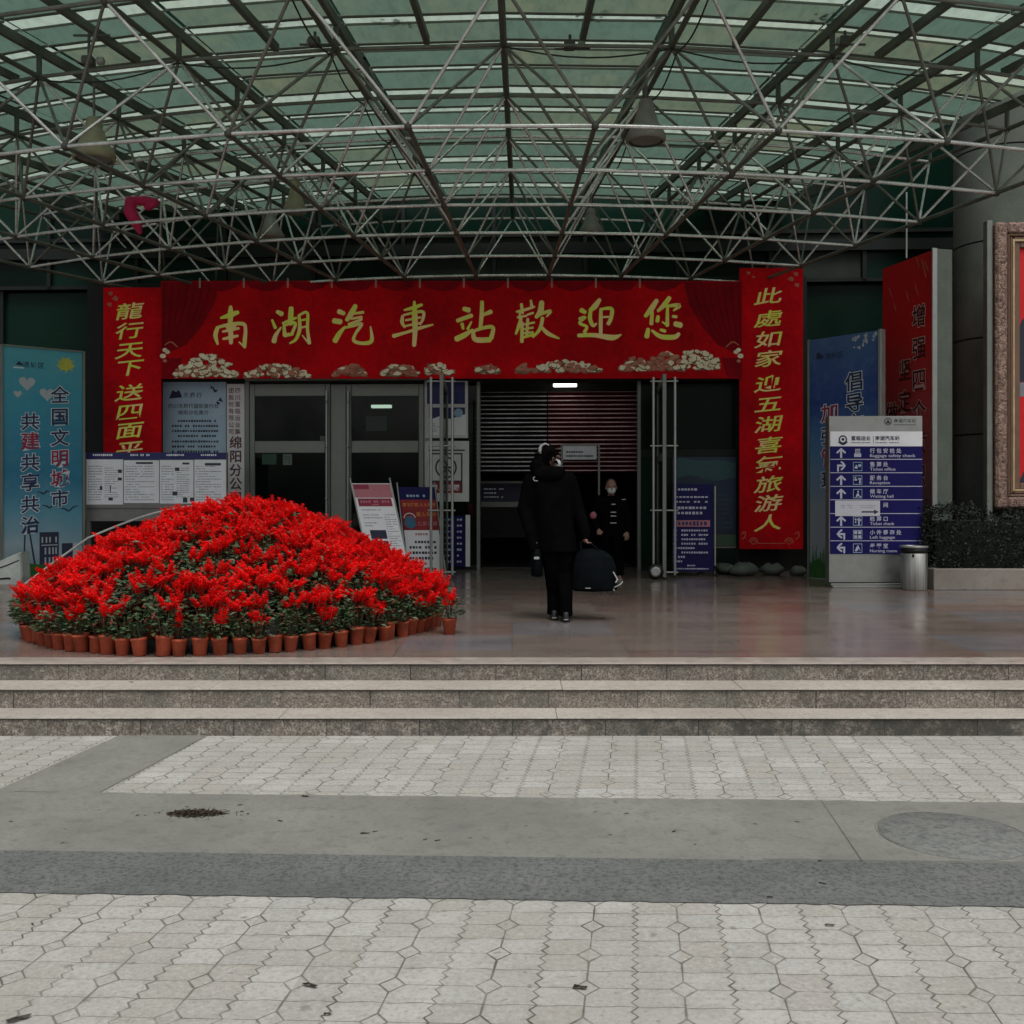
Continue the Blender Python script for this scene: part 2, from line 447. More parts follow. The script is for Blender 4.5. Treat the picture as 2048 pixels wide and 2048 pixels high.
# ------------------------------------------------------------------ ground
def struct(mb, name): return tag(mb.build(name), kind='structure')
b = MB(); b.quad((-45, -60, 0), (45, -60, 0), (45, 7.6, 0), (-45, 7.6, 0), M_PAVE); struct(b, 'plaza_paving')
S_ = .037
def strip_y(d, x): return d - S_ * x
b = MB()
for (d0, d1, z, mt) in ((4.53, 5.43, .004, M_STRIP), (4.05, 4.53, .004, M_DARK)):
    rj = random.Random(int(d0 * 100)); xs = [-30 + 26 * i / 8 for i in range(8)] + [-4 + .053 * i for i in range(151)] + [4 + 26 * i / 8 for i in range(1, 9)]
    lo = [(x, strip_y(d0, x) + (rj.uniform(-.007, .007) if d0 < 4.5 else 0), z) for x in xs]; hi = [(x, strip_y(d1, x) + (rj.uniform(-.008, .008) if d1 > 5 else 0), z) for x in xs]
    n_ = len(xs); b.add(lo + hi, [(i, i + 1, n_ + i + 1, n_ + i) for i in range(n_ - 1)], mt)
struct(b, 'granite_paving_strip')
b = MB()                                    # the grey band that runs back to the steps
for k in (0,):
    yb, yt = 5.6, 6.84
    xa, xc = -2.80, -2.22                   # at the strip edge
    dx = .123 * (yt - yb)
    b.quad((xa, strip_y(5.43, xa), .004), (xc, strip_y(5.43, xc), .004), (xc + .16 + .03, 6.84, .004), (xa + .16 + .02, 6.84, .004), M_STRIP)
struct(b, 'paving_band')
b = MB()
p0, p1 = Vector((1.62, strip_y(5.43, 1.62), .0075)), Vector((1.53, strip_y(4.53, 1.53), .0075))
b.quad(p0 + Vector((-.001, 0, 0)), p0 + Vector((.001, 0, 0)), p1 + Vector((.0018, 0, 0)), p1 + Vector((-.0018, 0, 0)), M_CRACK)
p2 = Vector((5, strip_y(4.535, 5), .0075)); q = Vector((1.1, strip_y(4.535, 1.1), .0075))
b.quad(q, p2, p2 + Vector((0, .004, 0)), q + Vector((0, .004, 0)), M_CRACK); struct(b, 'pavement_joint')

# three steps: granite risers under pale, overhanging treads
Y1, Y2, Y3 = 6.83, 7.12, 7.43
b = MB()
zs = (0, .125, .262, FLOOR)
for i, (y, z0, z1) in enumerate(((Y1, 0, zs[1]), (Y2, zs[1], zs[2]), (Y3, zs[2], zs[3]))):
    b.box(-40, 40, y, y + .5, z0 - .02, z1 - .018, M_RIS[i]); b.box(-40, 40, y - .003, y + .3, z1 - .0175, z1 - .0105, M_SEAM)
    if i < 2:
        ny = (Y2, Y3)[i]
        r2 = random.Random(i + 3); x = -12.0                      # tread slabs with hairline gaps
        while x < 12:
            L = r2.choice((1.25, 1.85, 2.45)); b.box(x + .0015, x + L - .0015, y - .016 + r2.uniform(-.002, .002), ny + .004, z1 - .010, z1 + r2.uniform(-.0012, .0012), M_TREAD, .003); x += L
        b.box(-40, -12.003, y - .016, ny + .004, z1 - .010, z1, M_TREAD); b.box(x, 40, y - .016, ny + .004, z1 - .010, z1, M_TREAD)
struct(b, 'steps')
M_EDGE = simple('platform_edge_stone', (.34, .30, .265), .35, 0, .5, .3, 9)
b = MB()
b.box(-40, 40, Y3 - .018, Y3 + .24, FLOOR - .010, FLOOR + .0015, M_EDGE, .003)
b.quad((-40, Y3 + .24, FLOOR), (40, Y3 + .24, FLOOR), (40, 24, FLOOR), (-40, 24, FLOOR), M_MARB)
struct(b, 'platform_floor')

# ------------------------------------------------------------------ canopy: a fan-shaped space frame under glass
M_PIPE = simple('silver_painted_pipe', (.72, .73, .70), .26, .75, .5, .45, 5, c2=(.33, .34, .315))
M_WEB = simple('weathered_pipe', (.18, .185, .155), .38, .4, .4, .5, 4, c2=(.07, .078, .062))
M_NODE = simple('dark_node', (.06, .062, .052), .55, .3)
M_BEAM = simple('dark_roof_beam', (.085, .095, .075), .55, .2, .4)
def mat_glass(name, t1, t2, clear, trl):
    m = Mat(name); T = m.T; T.nodes.remove(m.p)
    r = m.rand(); n = m.noise(1.5, 5, .65); n2 = m.noise(1.0, 5, .7, vec=m.vec(m.xyz('World')[1][0] * 9.0, m.xyz('World')[1][1] * 3.0, 0.0))
    col = m.mix((r * .8 + n * .6 - .3).ramp(.52, 1.0), t1, t2)
    col = m.mix(n2.ramp(.45, .7, 0, .5), col, tuple(x * .5 for x in t1))
    tr = m.new('ShaderNodeBsdfTransparent'); tl = m.new('ShaderNodeBsdfTranslucent'); gl = m.new('ShaderNodeBsdfGlossy')
    gl.inputs['Roughness'].default_value = .06
    m.link(col, tr.inputs[0]); m.link(col, tl.inputs[0])
    mx = m.new('ShaderNodeMixShader'); m.link((n * .3 + .85) * trl, mx.inputs[0]); m.link(tr.outputs[0], mx.inputs[1]); m.link(tl.outputs[0], mx.inputs[2])
    fr = m.new('ShaderNodeFresnel'); fr.inputs[0].default_value = 1.45
    m2 = m.new('ShaderNodeMixShader'); m.link((S(T, fr.outputs[0]) * clear), m2.inputs[0]); m.link(mx.outputs[0], m2.inputs[1]); m.link(gl.outputs[0], m2.inputs[2])
    m.link(m2.outputs[0], m.out.inputs[0]); return m.mat
M_GLASS = mat_glass('dirty_roof_glass', (.095, .155, .122), (.165, .170, .095), .4, .82)
M_CLEAN = mat_glass('clean_roof_glass', (.42, .53, .45), (.44, .50, .39), .4, .7)

HB = 3.44; ZB = CAM_Z + HB; ZT = CAM_Z + 1.30 * HB; ZG = CAM_Z + 4.86
CX, CY, R1, DR, DA, DEL = .2, 28.1, 18.6, 1.29, .0935, -.016
def cp(r, j, z):
    t = j * DA + DEL; return Vector((CX + r * math.sin(t), CY - r * math.cos(t), z))
canopy = thing('entrance_canopy', 'fan shaped steel space frame canopy with dirty green glass roof over the entrance', 'canopy', (0, 11, FLOOR))
OFF = Vector((0, 11, FLOOR))
BJ = [j + .5 for j in range(-6, 4)]; TJ = list(range(-6, 5))
RB = {k: R1 - DR * k for k in range(0, 6)}; RT = {k: R1 - DR * (k + .5) for k in range(-1, 5)}
Bn = {(k, j): cp(RB[k], j, ZB) for k in RB for j in BJ}
Tn = {(k, j): cp(RT[k], j, ZT) for k in RT for j in TJ}
Tn.update({(5, j): cp(R1 - DR * 5.42, j, ZT) for j in range(-3, 3)})
segs = []
for (k, j), p in Bn.items():
    if (k, j + 1) in Bn: segs.append(('chord', p, Bn[k, j + 1], .021, M_PIPE))
    if (k + 1, j) in Bn: segs.append(('chord', p, Bn[k + 1, j], .026, M_WEB))
for (k, j), p in Tn.items():
    if (k, j + 1) in Tn: segs.append(('chord', p, Tn[k, j + 1], .021, M_WEB if k < 2 else M_PIPE))
    if (k + 1, j) in Tn: segs.append(('chord', p, Tn[k + 1, j], .029, M_BEAM))
    for kk in (k, k + 1):
        for jj in (j - .5, j + .5):
            if (kk, jj) in Bn: segs.append(('brace', p, Bn[kk, jj], .0165, M_PIPE if rnd.random() < (.25 if k < 1 else .6) else M_WEB))
def proj(p):
    if p.y < .2: return None
    return (p.x / p.y * .5 + .5) , (.5 - (p.z - CAM_Z) / p.y * 1.0)
def vis(a, b):
    n = 0; L = 0.0; last = None
    for i in range(9):
        q = a.lerp(b, i / 8)
        s = (1024 + q.x / q.y * F_PX, HOR - (q.z - CAM_Z) / q.y * F_PX) if q.y > .3 else None
        if s and last and 0 <= s[0] <= 2048 and 0 <= s[1] <= 2048: L += math.hypot(s[0] - last[0], s[1] - last[1])
        last = s
    return L
def parts_100(items, name, draw):
    """items sorted by how large they show: the first 100 are parts, the rest one part of stuff"""
    items.sort(key=lambda t: -t[0]); rest = MB()
    for i, (sc_, it) in enumerate(items):
        if i < 100:
            mb = MB(); draw(mb, it); mb.build(name, canopy)
        else: draw(rest, it)
    if rest.f: tag(rest.build(name, canopy), kind='stuff')
def dseg(mb, it): mb.tube(it[1] - OFF, it[2] - OFF, it[3], it[4], 8)
for nm in ('chord', 'brace'):
    parts_100([(vis(s_[1], s_[2]) * s_[3], s_) for s_ in segs if s_[0] == nm], nm, dseg)
def dnode(mb, p): mb.blob(p - OFF, .042, M_NODE, 10, 6)
parts_100([(1 / (p.y + (50 if abs(p.x) > p.y * .55 else 0)), p) for p in list(Bn.values()) + list(Tn.values())], 'node', dnode)
# short posts carry the radial roof beams; half-length rafters stand between them over the front
def dpost(mb, p): mb.tube(p - OFF, Vector((p.x, p.y, ZG - .16)) - OFF, .03, M_BEAM, 8)
parts_100([(1 / p.y, p) for p in Tn.values()], 'post', dpost)
def bar(mb, a, b, wd, h, mat):
    d = (b - a).normalized(); n = Vector((-d.y, d.x, 0)) * wd / 2; v = []
    for z in (0, h):
        for q in (a - n, a + n, b + n, b - n): v.append((q.x, q.y, q.z + z))
    mb.add(v, ((3, 2, 1, 0), (4, 5, 6, 7), (0, 1, 5, 4), (1, 2, 6, 5), (2, 3, 7, 6), (3, 0, 4, 7)), mat)
for j in TJ:
    mb = MB(); bar(mb, cp(19.75, j, ZG - .16) - OFF, cp(11.6, j, ZG - .16) - OFF, .05, .10, M_BEAM); mb.build('roof_beam', canopy)
for j in BJ:
    mb = MB(); bar(mb, cp(19.75, j, ZG - .13) - OFF, cp(17.4, j, ZG - .13) - OFF, .06, .08, M_BEAM); mb.build('rafter', canopy)
PG = .62; panels = []; r0 = 11.62; k = 0
while r0 + PG * k < 19.4:
    for j in TJ[:-1]: panels.append((r0 + PG * k, j, k))
    k += 1
for o_, (ra, j, k) in enumerate(panels): pass
def dpanel(mb, it):
    ra, j, k = it; cl = (.20, .15, .22, .10)[k % 4]; rb = ra + PG
    z = ZG + .004 * ((k * 7 + j * 3) % 5)
    def q(r_, e, dz=0): return cp(r_, j + e, z + dz) - OFF
    c0, c1 = rb - cl, rb
    mb.quad(q(ra + .011, .01), q(ra + .011, .99), q(c0 - .008, .99), q(c0 - .008, .01), M_GLASS)
    mb.quad(q(c0 + .006, .01), q(c0 + .006, .99), q(c1 - .012, .99), q(c1 - .012, .01), M_CLEAN)
    for rr, wd in ((ra, .018), (c0, .01)):
        bar(mb, q(rr, .004, -.022), q(rr, .996, -.022), wd, .028, M_BEAM)
parts_100([(1 / (CY - p[0] + 5 + (40 if abs((p[1] + .5) * DA * p[0]) > (CY - p[0]) * .6 else 0)), p) for p in panels], 'glass_panel', dpanel)
for j in BJ[1:-1]:                                   # brackets that tie the last row to the station front
    mb = MB(); p = cp(RB[5], j, ZB) - OFF
    mb.tube(p, p + Vector((0, .9, .02)), .03, M_WEB); mb.build('bracket', canopy)

# cables tied along the frame
M_CABLE = simple('black_cable', (.012, .013, .012), .6)
def cable(pts, label):
    o = Vector(pts[0]); r_ = random.Random(len(pts)); out = []
    for a, b_ in zip(pts, pts[1:]):
        for i in range(8):
            f = i / 8; q = Vector(a).lerp(Vector(b_), f); q.z -= .10 * math.sin(math.pi * f); out.append(q - o)
    mb = MB(); mb.path(out, .009, M_CABLE, 5); tag(mb.build('cable', None, o), label, 'cable', 'cables slung along the canopy frame')
cable([Tn[0, j] + Vector((0, -.05, -.05)) for j in range(-4, 0)], 'black cable slung along the upper chord at the left')
cable([Tn[0, j] + Vector((0, -.05, -.04)) for j in range(0, 4)], 'black cable slung along the upper chord right of the centre')
cable([Tn[k, 1] + Vector((.05, 0, -.06)) for k in range(-1, 4)], 'black cable running back along the radial chord right of the centre')
cable([Tn[k, -1] + Vector((-.05, 0, -.06)) for k in range(-1, 4)], 'black cable running back along the radial chord left of the centre')
# ------------------------------------------------------------------ the station front
def mat_dglass(name, c, rough=.08, spec=.5, var=.5):
    m = Mat(name); n = m.noise(.7, 4, .6); r = m.rand()
    m.base(m.mix((n * .6 + r * .5).ramp(.3, .8), tuple(x * (1 - var) for x in c), c)); m.set(n.ramp(.3, .7, rough, rough + .1), 0, spec); return m.mat
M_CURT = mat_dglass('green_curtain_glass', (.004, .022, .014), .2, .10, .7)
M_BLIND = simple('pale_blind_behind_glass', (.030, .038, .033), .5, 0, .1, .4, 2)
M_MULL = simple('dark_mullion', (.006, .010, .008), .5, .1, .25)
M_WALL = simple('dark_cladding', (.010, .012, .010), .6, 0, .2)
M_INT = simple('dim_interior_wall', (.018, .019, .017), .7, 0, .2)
M_STEEL = simple('brushed_steel', (.34, .35, .33), .36, .75, .5, .15, 8)
M_STEELD = simple('dull_steel_door_frame', (.18, .195, .172), .42, .4, .5, .2, 5)
M_BLACK = simple('black_plastic', (.006, .006, .006), .45, 0, .3)
def mat_pane(name, tint, dens):
    m = Mat(name); T = m.T; T.nodes.remove(m.p)
    tr = m.new('ShaderNodeBsdfTransparent'); tr.inputs[0].default_value = (*tint, 1)
    gl = m.new('ShaderNodeBsdfGlossy'); gl.inputs['Roughness'].default_value = .03
    fr = m.new('ShaderNodeFresnel'); fr.inputs[0].default_value = 1.5
    df = m.new('ShaderNodeBsdfDiffuse'); df.inputs[0].default_value = (.02, .035, .03, 1)
    m1 = m.new('ShaderNodeMixShader'); m1.inputs[0].default_value = dens; m.link(tr.outputs[0], m1.inputs[1]); m.link(df.outputs[0], m1.inputs[2])
    m2 = m.new('ShaderNodeMixShader'); m.link(S(T, fr.outputs[0]) * m.noise(1.2, 2).ramp(.3, .7, .25, .6), m2.inputs[0]); m.link(m1.outputs[0], m2.inputs[1]); m.link(gl.outputs[0], m2.inputs[2])
    m.link(m2.outputs[0], m.out.inputs[0]); return m.mat
M_PANE = mat_pane('door_glass', (.42, .5, .46), .12)
M_PANEG = mat_pane('greenish_door_glass', (.35, .48, .40), .25)

B0 = thing('station_building', 'dark bus station building with green glass curtain wall behind the canopy', 'building', fw(0, 0, FLOOR), -PSI)
def bz(z): return z - FLOOR
def bbox(mb, x0, x1, y0, y1, z0, z1, mat, bev=0): mb.box(x0, x1, y0, y1, bz(z0), bz(z1), mat, bev)
ZC = 5.15
# upper curtain wall
cols = [-14 + 1.52 * i for i in range(20)]
rows = [ZC, 5.95, 7.5, 9.0, 10.5]
for i in range(len(cols) - 1):
    for j in range(len(rows) - 1):
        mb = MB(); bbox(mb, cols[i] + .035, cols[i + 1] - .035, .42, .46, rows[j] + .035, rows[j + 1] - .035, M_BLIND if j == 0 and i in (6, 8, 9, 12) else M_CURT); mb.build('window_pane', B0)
mb = MB()
for x in cols: bbox(mb, x - .032, x + .032, .34, .45, ZC, 10.6, M_MULL)
for z in rows: bbox(mb, -14, 15, .36, .452, z - .03, z + .03, M_MULL)
bbox(mb, -14, 15, .30, .50, 5.62, 5.80, M_MULL); mb.build('mullion_grid', B0)
# lower outer walls
aL = fpt(330, 900, .4)[0]; aD0 = fpt(493, 900)[0]; aD1 = fpt(850, 900)[0]; aO0 = fpt(957, 900)[0]; aO1 = fpt(1278, 900)[0]; aR1 = fpt(1478, 900)[0]
for (x0, x1, n) in ((-13.9, aL - 1.2, 4), (aR1 + 1.1, 14, 4)):
    for i in range(n):
        p, q = x0 + (x1 - x0) * i / n, x0 + (x1 - x0) * (i + 1) / n
        for (z0, z1) in ((FLOOR + .15, 2.6), (2.66, ZC - .06)):
            mb = MB(); bbox(mb, p + .04, q - .04, .5, .54, z0, z1, M_CURT); mb.build('window_pane', B0)
    mb = MB()
    for i in range(n + 1): p = x0 + (x1 - x0) * i / n; bbox(mb, p - .06, p + .06, .42, .56, FLOOR, ZC, M_MULL)
    bbox(mb, x0, x1, .44, .55, 2.57, 2.69, M_MULL); bbox(mb, x0, x1, .44, .55, FLOOR, FLOOR + .16, M_MULL); mb.build('mullion_grid', B0)
mb = MB()
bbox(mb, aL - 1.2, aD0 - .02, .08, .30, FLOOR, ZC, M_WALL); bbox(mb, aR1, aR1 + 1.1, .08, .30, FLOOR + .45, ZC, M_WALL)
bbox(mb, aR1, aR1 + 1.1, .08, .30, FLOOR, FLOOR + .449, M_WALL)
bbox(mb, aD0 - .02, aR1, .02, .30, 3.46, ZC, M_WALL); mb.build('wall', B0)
# the hall behind the doors
mb = MB()
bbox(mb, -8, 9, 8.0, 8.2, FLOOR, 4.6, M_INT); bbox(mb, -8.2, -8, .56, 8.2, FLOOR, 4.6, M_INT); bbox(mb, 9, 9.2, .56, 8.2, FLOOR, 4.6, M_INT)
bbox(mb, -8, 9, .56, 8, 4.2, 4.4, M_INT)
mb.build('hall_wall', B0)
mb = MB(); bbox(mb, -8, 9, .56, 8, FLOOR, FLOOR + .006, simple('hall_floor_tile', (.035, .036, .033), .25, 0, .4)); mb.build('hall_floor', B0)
mb = MB(); bbox(mb, -14, 15, .6, 14, 10.6, 10.8, M_WALL); bbox(mb, -14, 15, 13.8, 14, FLOOR, 10.6, M_WALL); bbox(mb, -14.2, -14, .5, 14, FLOOR, 10.6, M_WALL); bbox(mb, 15, 15.2, .5, 14, FLOOR, 10.6, M_WALL); bbox(mb, -14, 15, .55, 13.8, 4.65, 4.75, M_WALL); mb.build('roof', B0)

mb = MB(); bbox(mb, -14.2, 15.2, .40, 14, 10.801, 22, simple('sky_block_cladding', (.05, .06, .055), .6, 0, .3)); mb.build('sky_block_storey', B0)  # unseen storey, added to block sky light behind the rear roof glass
# left pair of steel framed glass doors
def door(px0, px1, hinge_left):
    x0, x1 = fpt(px0, 900)[0], fpt(px1, 900)[0]; zt = fpt((px0 + px1) / 2, 768)[1]
    d = MB(); rl = .085
    bbox(d, x0, x0 + rl, -.02, .05, FLOOR + .02, zt, M_STEELD, .008); bbox(d, x1 - rl, x1, -.02, .05, FLOOR + .02, zt, M_STEELD, .008)
    bbox(d, x0 + rl, x1 - rl, -.018, .048, zt - .20, zt, M_STEELD, .006)
    zm = fpt(600, 894)[1]; bbox(d, x0 + rl, x1 - rl, -.022, .052, zm - .10, zm + .10, M_STEELD, .008)
    bbox(d, x0 + rl, x1 - rl, -.018, .048, FLOOR + .02, FLOOR + .32, M_STEELD, .006)
    o = d.build('door', B0)
    for (z0, z1) in ((FLOOR + .32, zm - .10), (zm + .10, zt - .2)):
        p = MB(); bbox(p, x0 + rl, x1 - rl, .01, .02, z0, z1, M_PANE); p.build('pane', o)
    h = MB(); hx = x1 - .045 if hinge_left else x0 + .045
    h.tube((hx, -.09, bz(FLOOR + .5)), (hx, -.09, bz(zt - .12)), .019, M_STEEL, 10)
    for z in (FLOOR + .62, 1.55, zm, zt - .3): h.tube((hx, -.09, bz(z)), (hx, -.02, bz(z)), .012, M_STEEL); h.blob((hx, -.1, bz(z)), .026, M_STEEL)
    h.build('handle', o)
door(500, 661, True); door(693, 848, False)
mb = MB(); ztop = fpt(670, 768)[1]
p0, p1 = fpt(661, 900)[0], fpt(693, 900)[0]
bbox(mb, p0 + .004, p1 - .004, -.01, .10, FLOOR, ztop, M_STEELD, .01)
bbox(mb, aD0 - .02, fpt(500, 900)[0] - .003, -.03, .08, FLOOR, ztop + .05, M_STEELD, .008); bbox(mb, fpt(848, 900)[0] + .003, aD1 + .10, -.03, .08, FLOOR, ztop + .05, M_STEELD, .008)
bbox(mb, aD0 - .02, aD1 + .1, -.028, .078, ztop + .053, ztop + .16, M_STEELD, .006)
mb.build('door_frame', B0)
# reflections on the closed doors are added as small panels further below
# glass beside the opening, posters are stuck on it (below); jambs of the opening; right glass
mb = MB(); bbox(mb, aD1 + .1, aO0, .0, .02, FLOOR + .08, 3.4, M_PANE); mb.build('window_pane', B0)
mb = MB()
bbox(mb, aO0 - .03, aO0 + .03, -.03, .09, FLOOR, 3.46, M_STEELD, .006); bbox(mb, aO1 - .03, aO1 + .03, -.03, .09, FLOOR, 3.46, M_STEELD, .006)
bbox(mb, aD1 + .1, aO0 - .033, -.02, .05, FLOOR, FLOOR + .08, M_MULL); bbox(mb, aO1 + .033, aR1, -.02, .05, FLOOR, FLOOR + .08, M_MULL)
zr = fpt(1400, 905)[1]; bbox(mb, aO1 + .033, aR1, -.02, .06, zr - .07, zr + .05, M_MULL); bbox(mb, aR1 - .06, aR1, -.022, .062, FLOOR + .081, 3.4, M_MULL)
mb.build('jamb', B0)
for z0, z1 in ((FLOOR + .08, zr - .07), (zr + .05, 3.42)):
    mb = MB(); bbox(mb, aO1 + .03, aR1 - .06, .0, .03, z0, z1, M_CURT); mb.build('window_pane', B0)

# open glass door leaves with full height pull rods on both faces
def leaf(px_end, a_h, wheel):
    d_end = 14.85; e = Vector(((px_end - 1024) / F_PX * d_end, d_end, FLOOR))
    hx, hy, _ = fw(a_h, -.05, 0); h = Vector((hx, hy, FLOOR)); v = e - h; ln = v.length; ang = math.atan2(v.y, v.x)
    mb = MB()
    H = 2.98
    mb.box(ln - .07, ln, -.028, .028, .03, H, M_STEELD, .006); mb.box(0, .06, -.026, .026, .03, H, M_STEELD, .006)
    mb.box(.06, ln - .07, -.024, .024, .03, .16, M_STEELD); mb.box(.06, ln - .07, -.024, .024, H - .13, H, M_STEELD)
    mb.box(.06, ln - .07, -.024, .024, 1.74, 1.84, M_STEELD)
    o = mb.build('door', B0)
    loc = Matrix.Rotation(PSI, 4, 'Z') @ (h - Vector(fw(0, 0, FLOOR)))
    o.location = loc; o.rotation_euler = (0, 0, ang + PSI)
    for z0, z1 in ((.16, 1.74), (1.84, H - .13)):
        p = MB(); p.box(.06, ln - .07, -.006, .006, z0, z1, M_PANEG); p.build('pane', o)
    for sy in (-1, 1):
        hd = MB(); x = ln - .06
        hd.tube((x, sy * .155, .06), (x, sy * .155, H - .04), .021, M_STEEL, 10)
        for z in (.10, 1.0, 1.94, 2.88): hd.tube((x, sy * .02, z), (x, sy * .20, z), .013, M_STEEL)
        hd.build('handle', o)
    if wheel:
        wv = MB(); wv.lathe([(.02, -.03), (.10, -.03), (.115, -.012), (.115, .012), (.10, .03), (.02, .03)], M_BLACK, (ln + .03, -.13, .115), 20, 'x')
        wv.lathe([(.015, .031), (.075, .031), (.075, .036), (.05, .038), (.015, .036)], M_STEEL, (ln + .03, -.13, .115), 20, 'x'); wv.build('wheel', o)
    return o
leaf(883, fpt(894, 900)[0], False); leaf(1329, fpt(1316, 900)[0], True)

# round clad column at the right, in drums with open joints
M_CLAD = simple('grey_green_column_cladding', (.10, .118, .10), .7, 0, .1, .3, 2.2)
col = thing('round_column', 'big round grey green column behind the red framed picture', 'column', (7.22, 15.1, FLOOR))
zj = [0, .72, 2.1, 3.48, 4.86, 6.2, 7.6]
for z0, z1 in zip(zj, zj[1:]):
    mb = MB(); mb.lathe([(.66, z0 + .012), (.66, z1 - .012)], M_CLAD, n=64); mb.lathe([(.63, z0), (.63, z0 + .02)], M_WALL, n=48, closed=False); mb.lathe([(.63, z1 - .02), (.63, z1)], M_WALL, n=48, closed=False); mb.build('drum', col)

# a ceiling tube, the roller shutter and counters in the hall
M_LAMP = Mat('lit_tube'); M_LAMP.p.inputs['Emission Color'].default_value = (1, .98, .92, 1); M_LAMP.p.inputs['Emission Strength'].default_value = 2.2; M_LAMP = M_LAMP.mat
def fthing(name, label, cat, px, py, b, group=None):
    """empty at the foot point px,py on the plane b"""
    a, z = fpt(px, py, b); return thing(name, label, cat, fw(a, b, z), -PSI, group), fmap(a, z, b, b)
a, z = fpt(1130, 770, .75)
t = thing('ceiling_light', 'lit white ceiling tube lamp inside the open entrance', 'lamp', fw(a, .75, z), -PSI)
mb = MB(); mb.box(-.20, .20, -.05, .05, -.03, .03, M_LAMP, .01); mb.build('tube', t)
mb = MB(); mb.box(-.24, .24, -.07, .07, .034, .075, M_INT); mb.tube((-.2, 0, .07), (-.2, 0, .9), .01, M_INT); mb.tube((.2, 0, .07), (.2, 0, .9), .01, M_INT); mb.build('fitting', t)
a, z = fpt(763, 813, 3.4)
t = dup(t, fw(a, 3.4, z), -PSI, 'small lit ceiling tube lamp seen through the closed right glass door')
M_SLAT = simple('shutter_slat', (.03, .032, .032), .4, .3, .4, .5, 2.0); M_GLINT = simple('slat_glint', (.92, .94, .92), .35, .1, .5, .8, 1.6); M_GLINTR = simple('red_slat_glint', (.85, .55, .55), .35, .1, .5, .7, 1.6)
M_SLATR = simple('red_shutter_slat', (.13, .008, .014), .45, .1, .3, .5, 2.0)
a0, zt_ = fpt(950, 785, 1.2); a1, zb_ = fpt(1278, 945, 1.2); am = fpt(1095, 800, 1.2)[0]
t = thing('roller_shutter', 'half lowered slatted shutter with a red right half inside the entrance', 'shutter', fw(a0, 1.2, FLOOR), -PSI)
for nm, p, q, mt in (('grey_slats', 0, am - a0 - .01, M_SLAT), ('red_slats', am - a0 + .01, a1 - a0, M_SLATR)):
    mb = MB(); z = zb_
    while z < zt_:
        zz = z - FLOOR; mb.add([(p, 0, zz), (q, 0, zz), (q, -.035, zz + .03), (p, -.035, zz + .03), (q, -.002, zz + .068), (p, -.002, zz + .068)], ((0, 1, 2, 3), (3, 2, 4, 5)), mt); mb.box(p, q, -.05, -.036, zz + .028, zz + .046, M_GLINT if mt is M_SLAT else M_GLINTR); z += .076  # pale strips paint the outdoor light that the slat edges reflect
    mb.build(nm, t)
mb = MB(); mb.box(-.1, a1 - a0 + .1, -.12, .2, zt_ - FLOOR, zt_ - FLOOR + .3, M_INT); mb.box(-.12, 0, -.06, .05, 0, zt_ - FLOOR, M_INT); mb.box(a1 - a0, a1 - a0 + .12, -.06, .05, 0, zt_ - FLOOR, M_INT); mb.build('rail', t)
M_PAPER = simple('white_notice_paper', (.78, .80, .84), .7, 0, .3, .12, 7)
M_INK = simple('dark_print', (.045, .05, .065), .7)
t, mp = fthing('hanging_notice', 'white hanging notice panel in front of the shutter', 'notice', 1158, 925, .8)
bd = Board(mp); bd.slab('panel', M_PAPER, 1126, 892, 1193, 919, .02); bd.fine('print', M_INK, 1132, 900, 1188, 916, 2, .5, 1, 3, 5)
bd.slab('frame', M_STEELD, 1122, 888, 1125.5, 990, .03); bd.slab('frame', M_STEELD, 1196, 888, 1200, 990, .03); bd.slab('frame', M_STEELD, 1125.5, 888, 1196, 891.5, .03); bd.flush(t)
M_NAVYD = simple('dim_navy', (.012, .013, .045), .5)
t, mp = fthing('service_counter', 'dim counter with navy front and small print inside the entrance left', 'counter', 1010, 1075, 2.0)
bd = Board(mp); bd.slab('front', M_NAVYD, 962, 968, 1075, 1003, .4); bd.slab('top', M_STEELD, 960, 962, 1077, 967, .4); bd.slab('plinth', M_INT, 962, 1015, 1075, 1075, .4); bd.slab('rail', M_STEELD, 962, 1003.5, 1075, 1014, .4)
bd.fine('print', M_PAPER, 968, 974, 1010, 998, 3, .4, 1, 5, 5); bd.flush(t)

# added panels that imitate reflections in the closed door glass
for px0, py0, px1, py1, mt, lb in ((524, 908, 553, 929, simple('green_reflection', (.012, .060, .030), .5), 'small dark green reflection painted on the left glass door'), (566, 908, 584, 930, simple('pale_reflection', (.10, .14, .11), .5), 'small pale green reflection painted on the left glass door'), (732, 832, 774, 862, simple('dim_teal_reflection', (.008, .028, .020), .4), 'dim teal reflection painted on the right glass door'), (640, 872, 657, 882, simple('grey_reflection', (.09, .09, .085), .5), 'small grey reflection painted above the bar of the left glass door')):
    t, mp = fthing('door_reflection', lb, 'notice', (px0 + px1) / 2, py1, .004, None); bd = Board(mp); bd.slab('sheet', mt, px0, py0, px1, py1, .003); bd.fine('print', M_INK, px0 + 3, py0 + 3, px1 - 3, py1 - 3, 3, .5, 1, px0, 4); bd.flush(t)
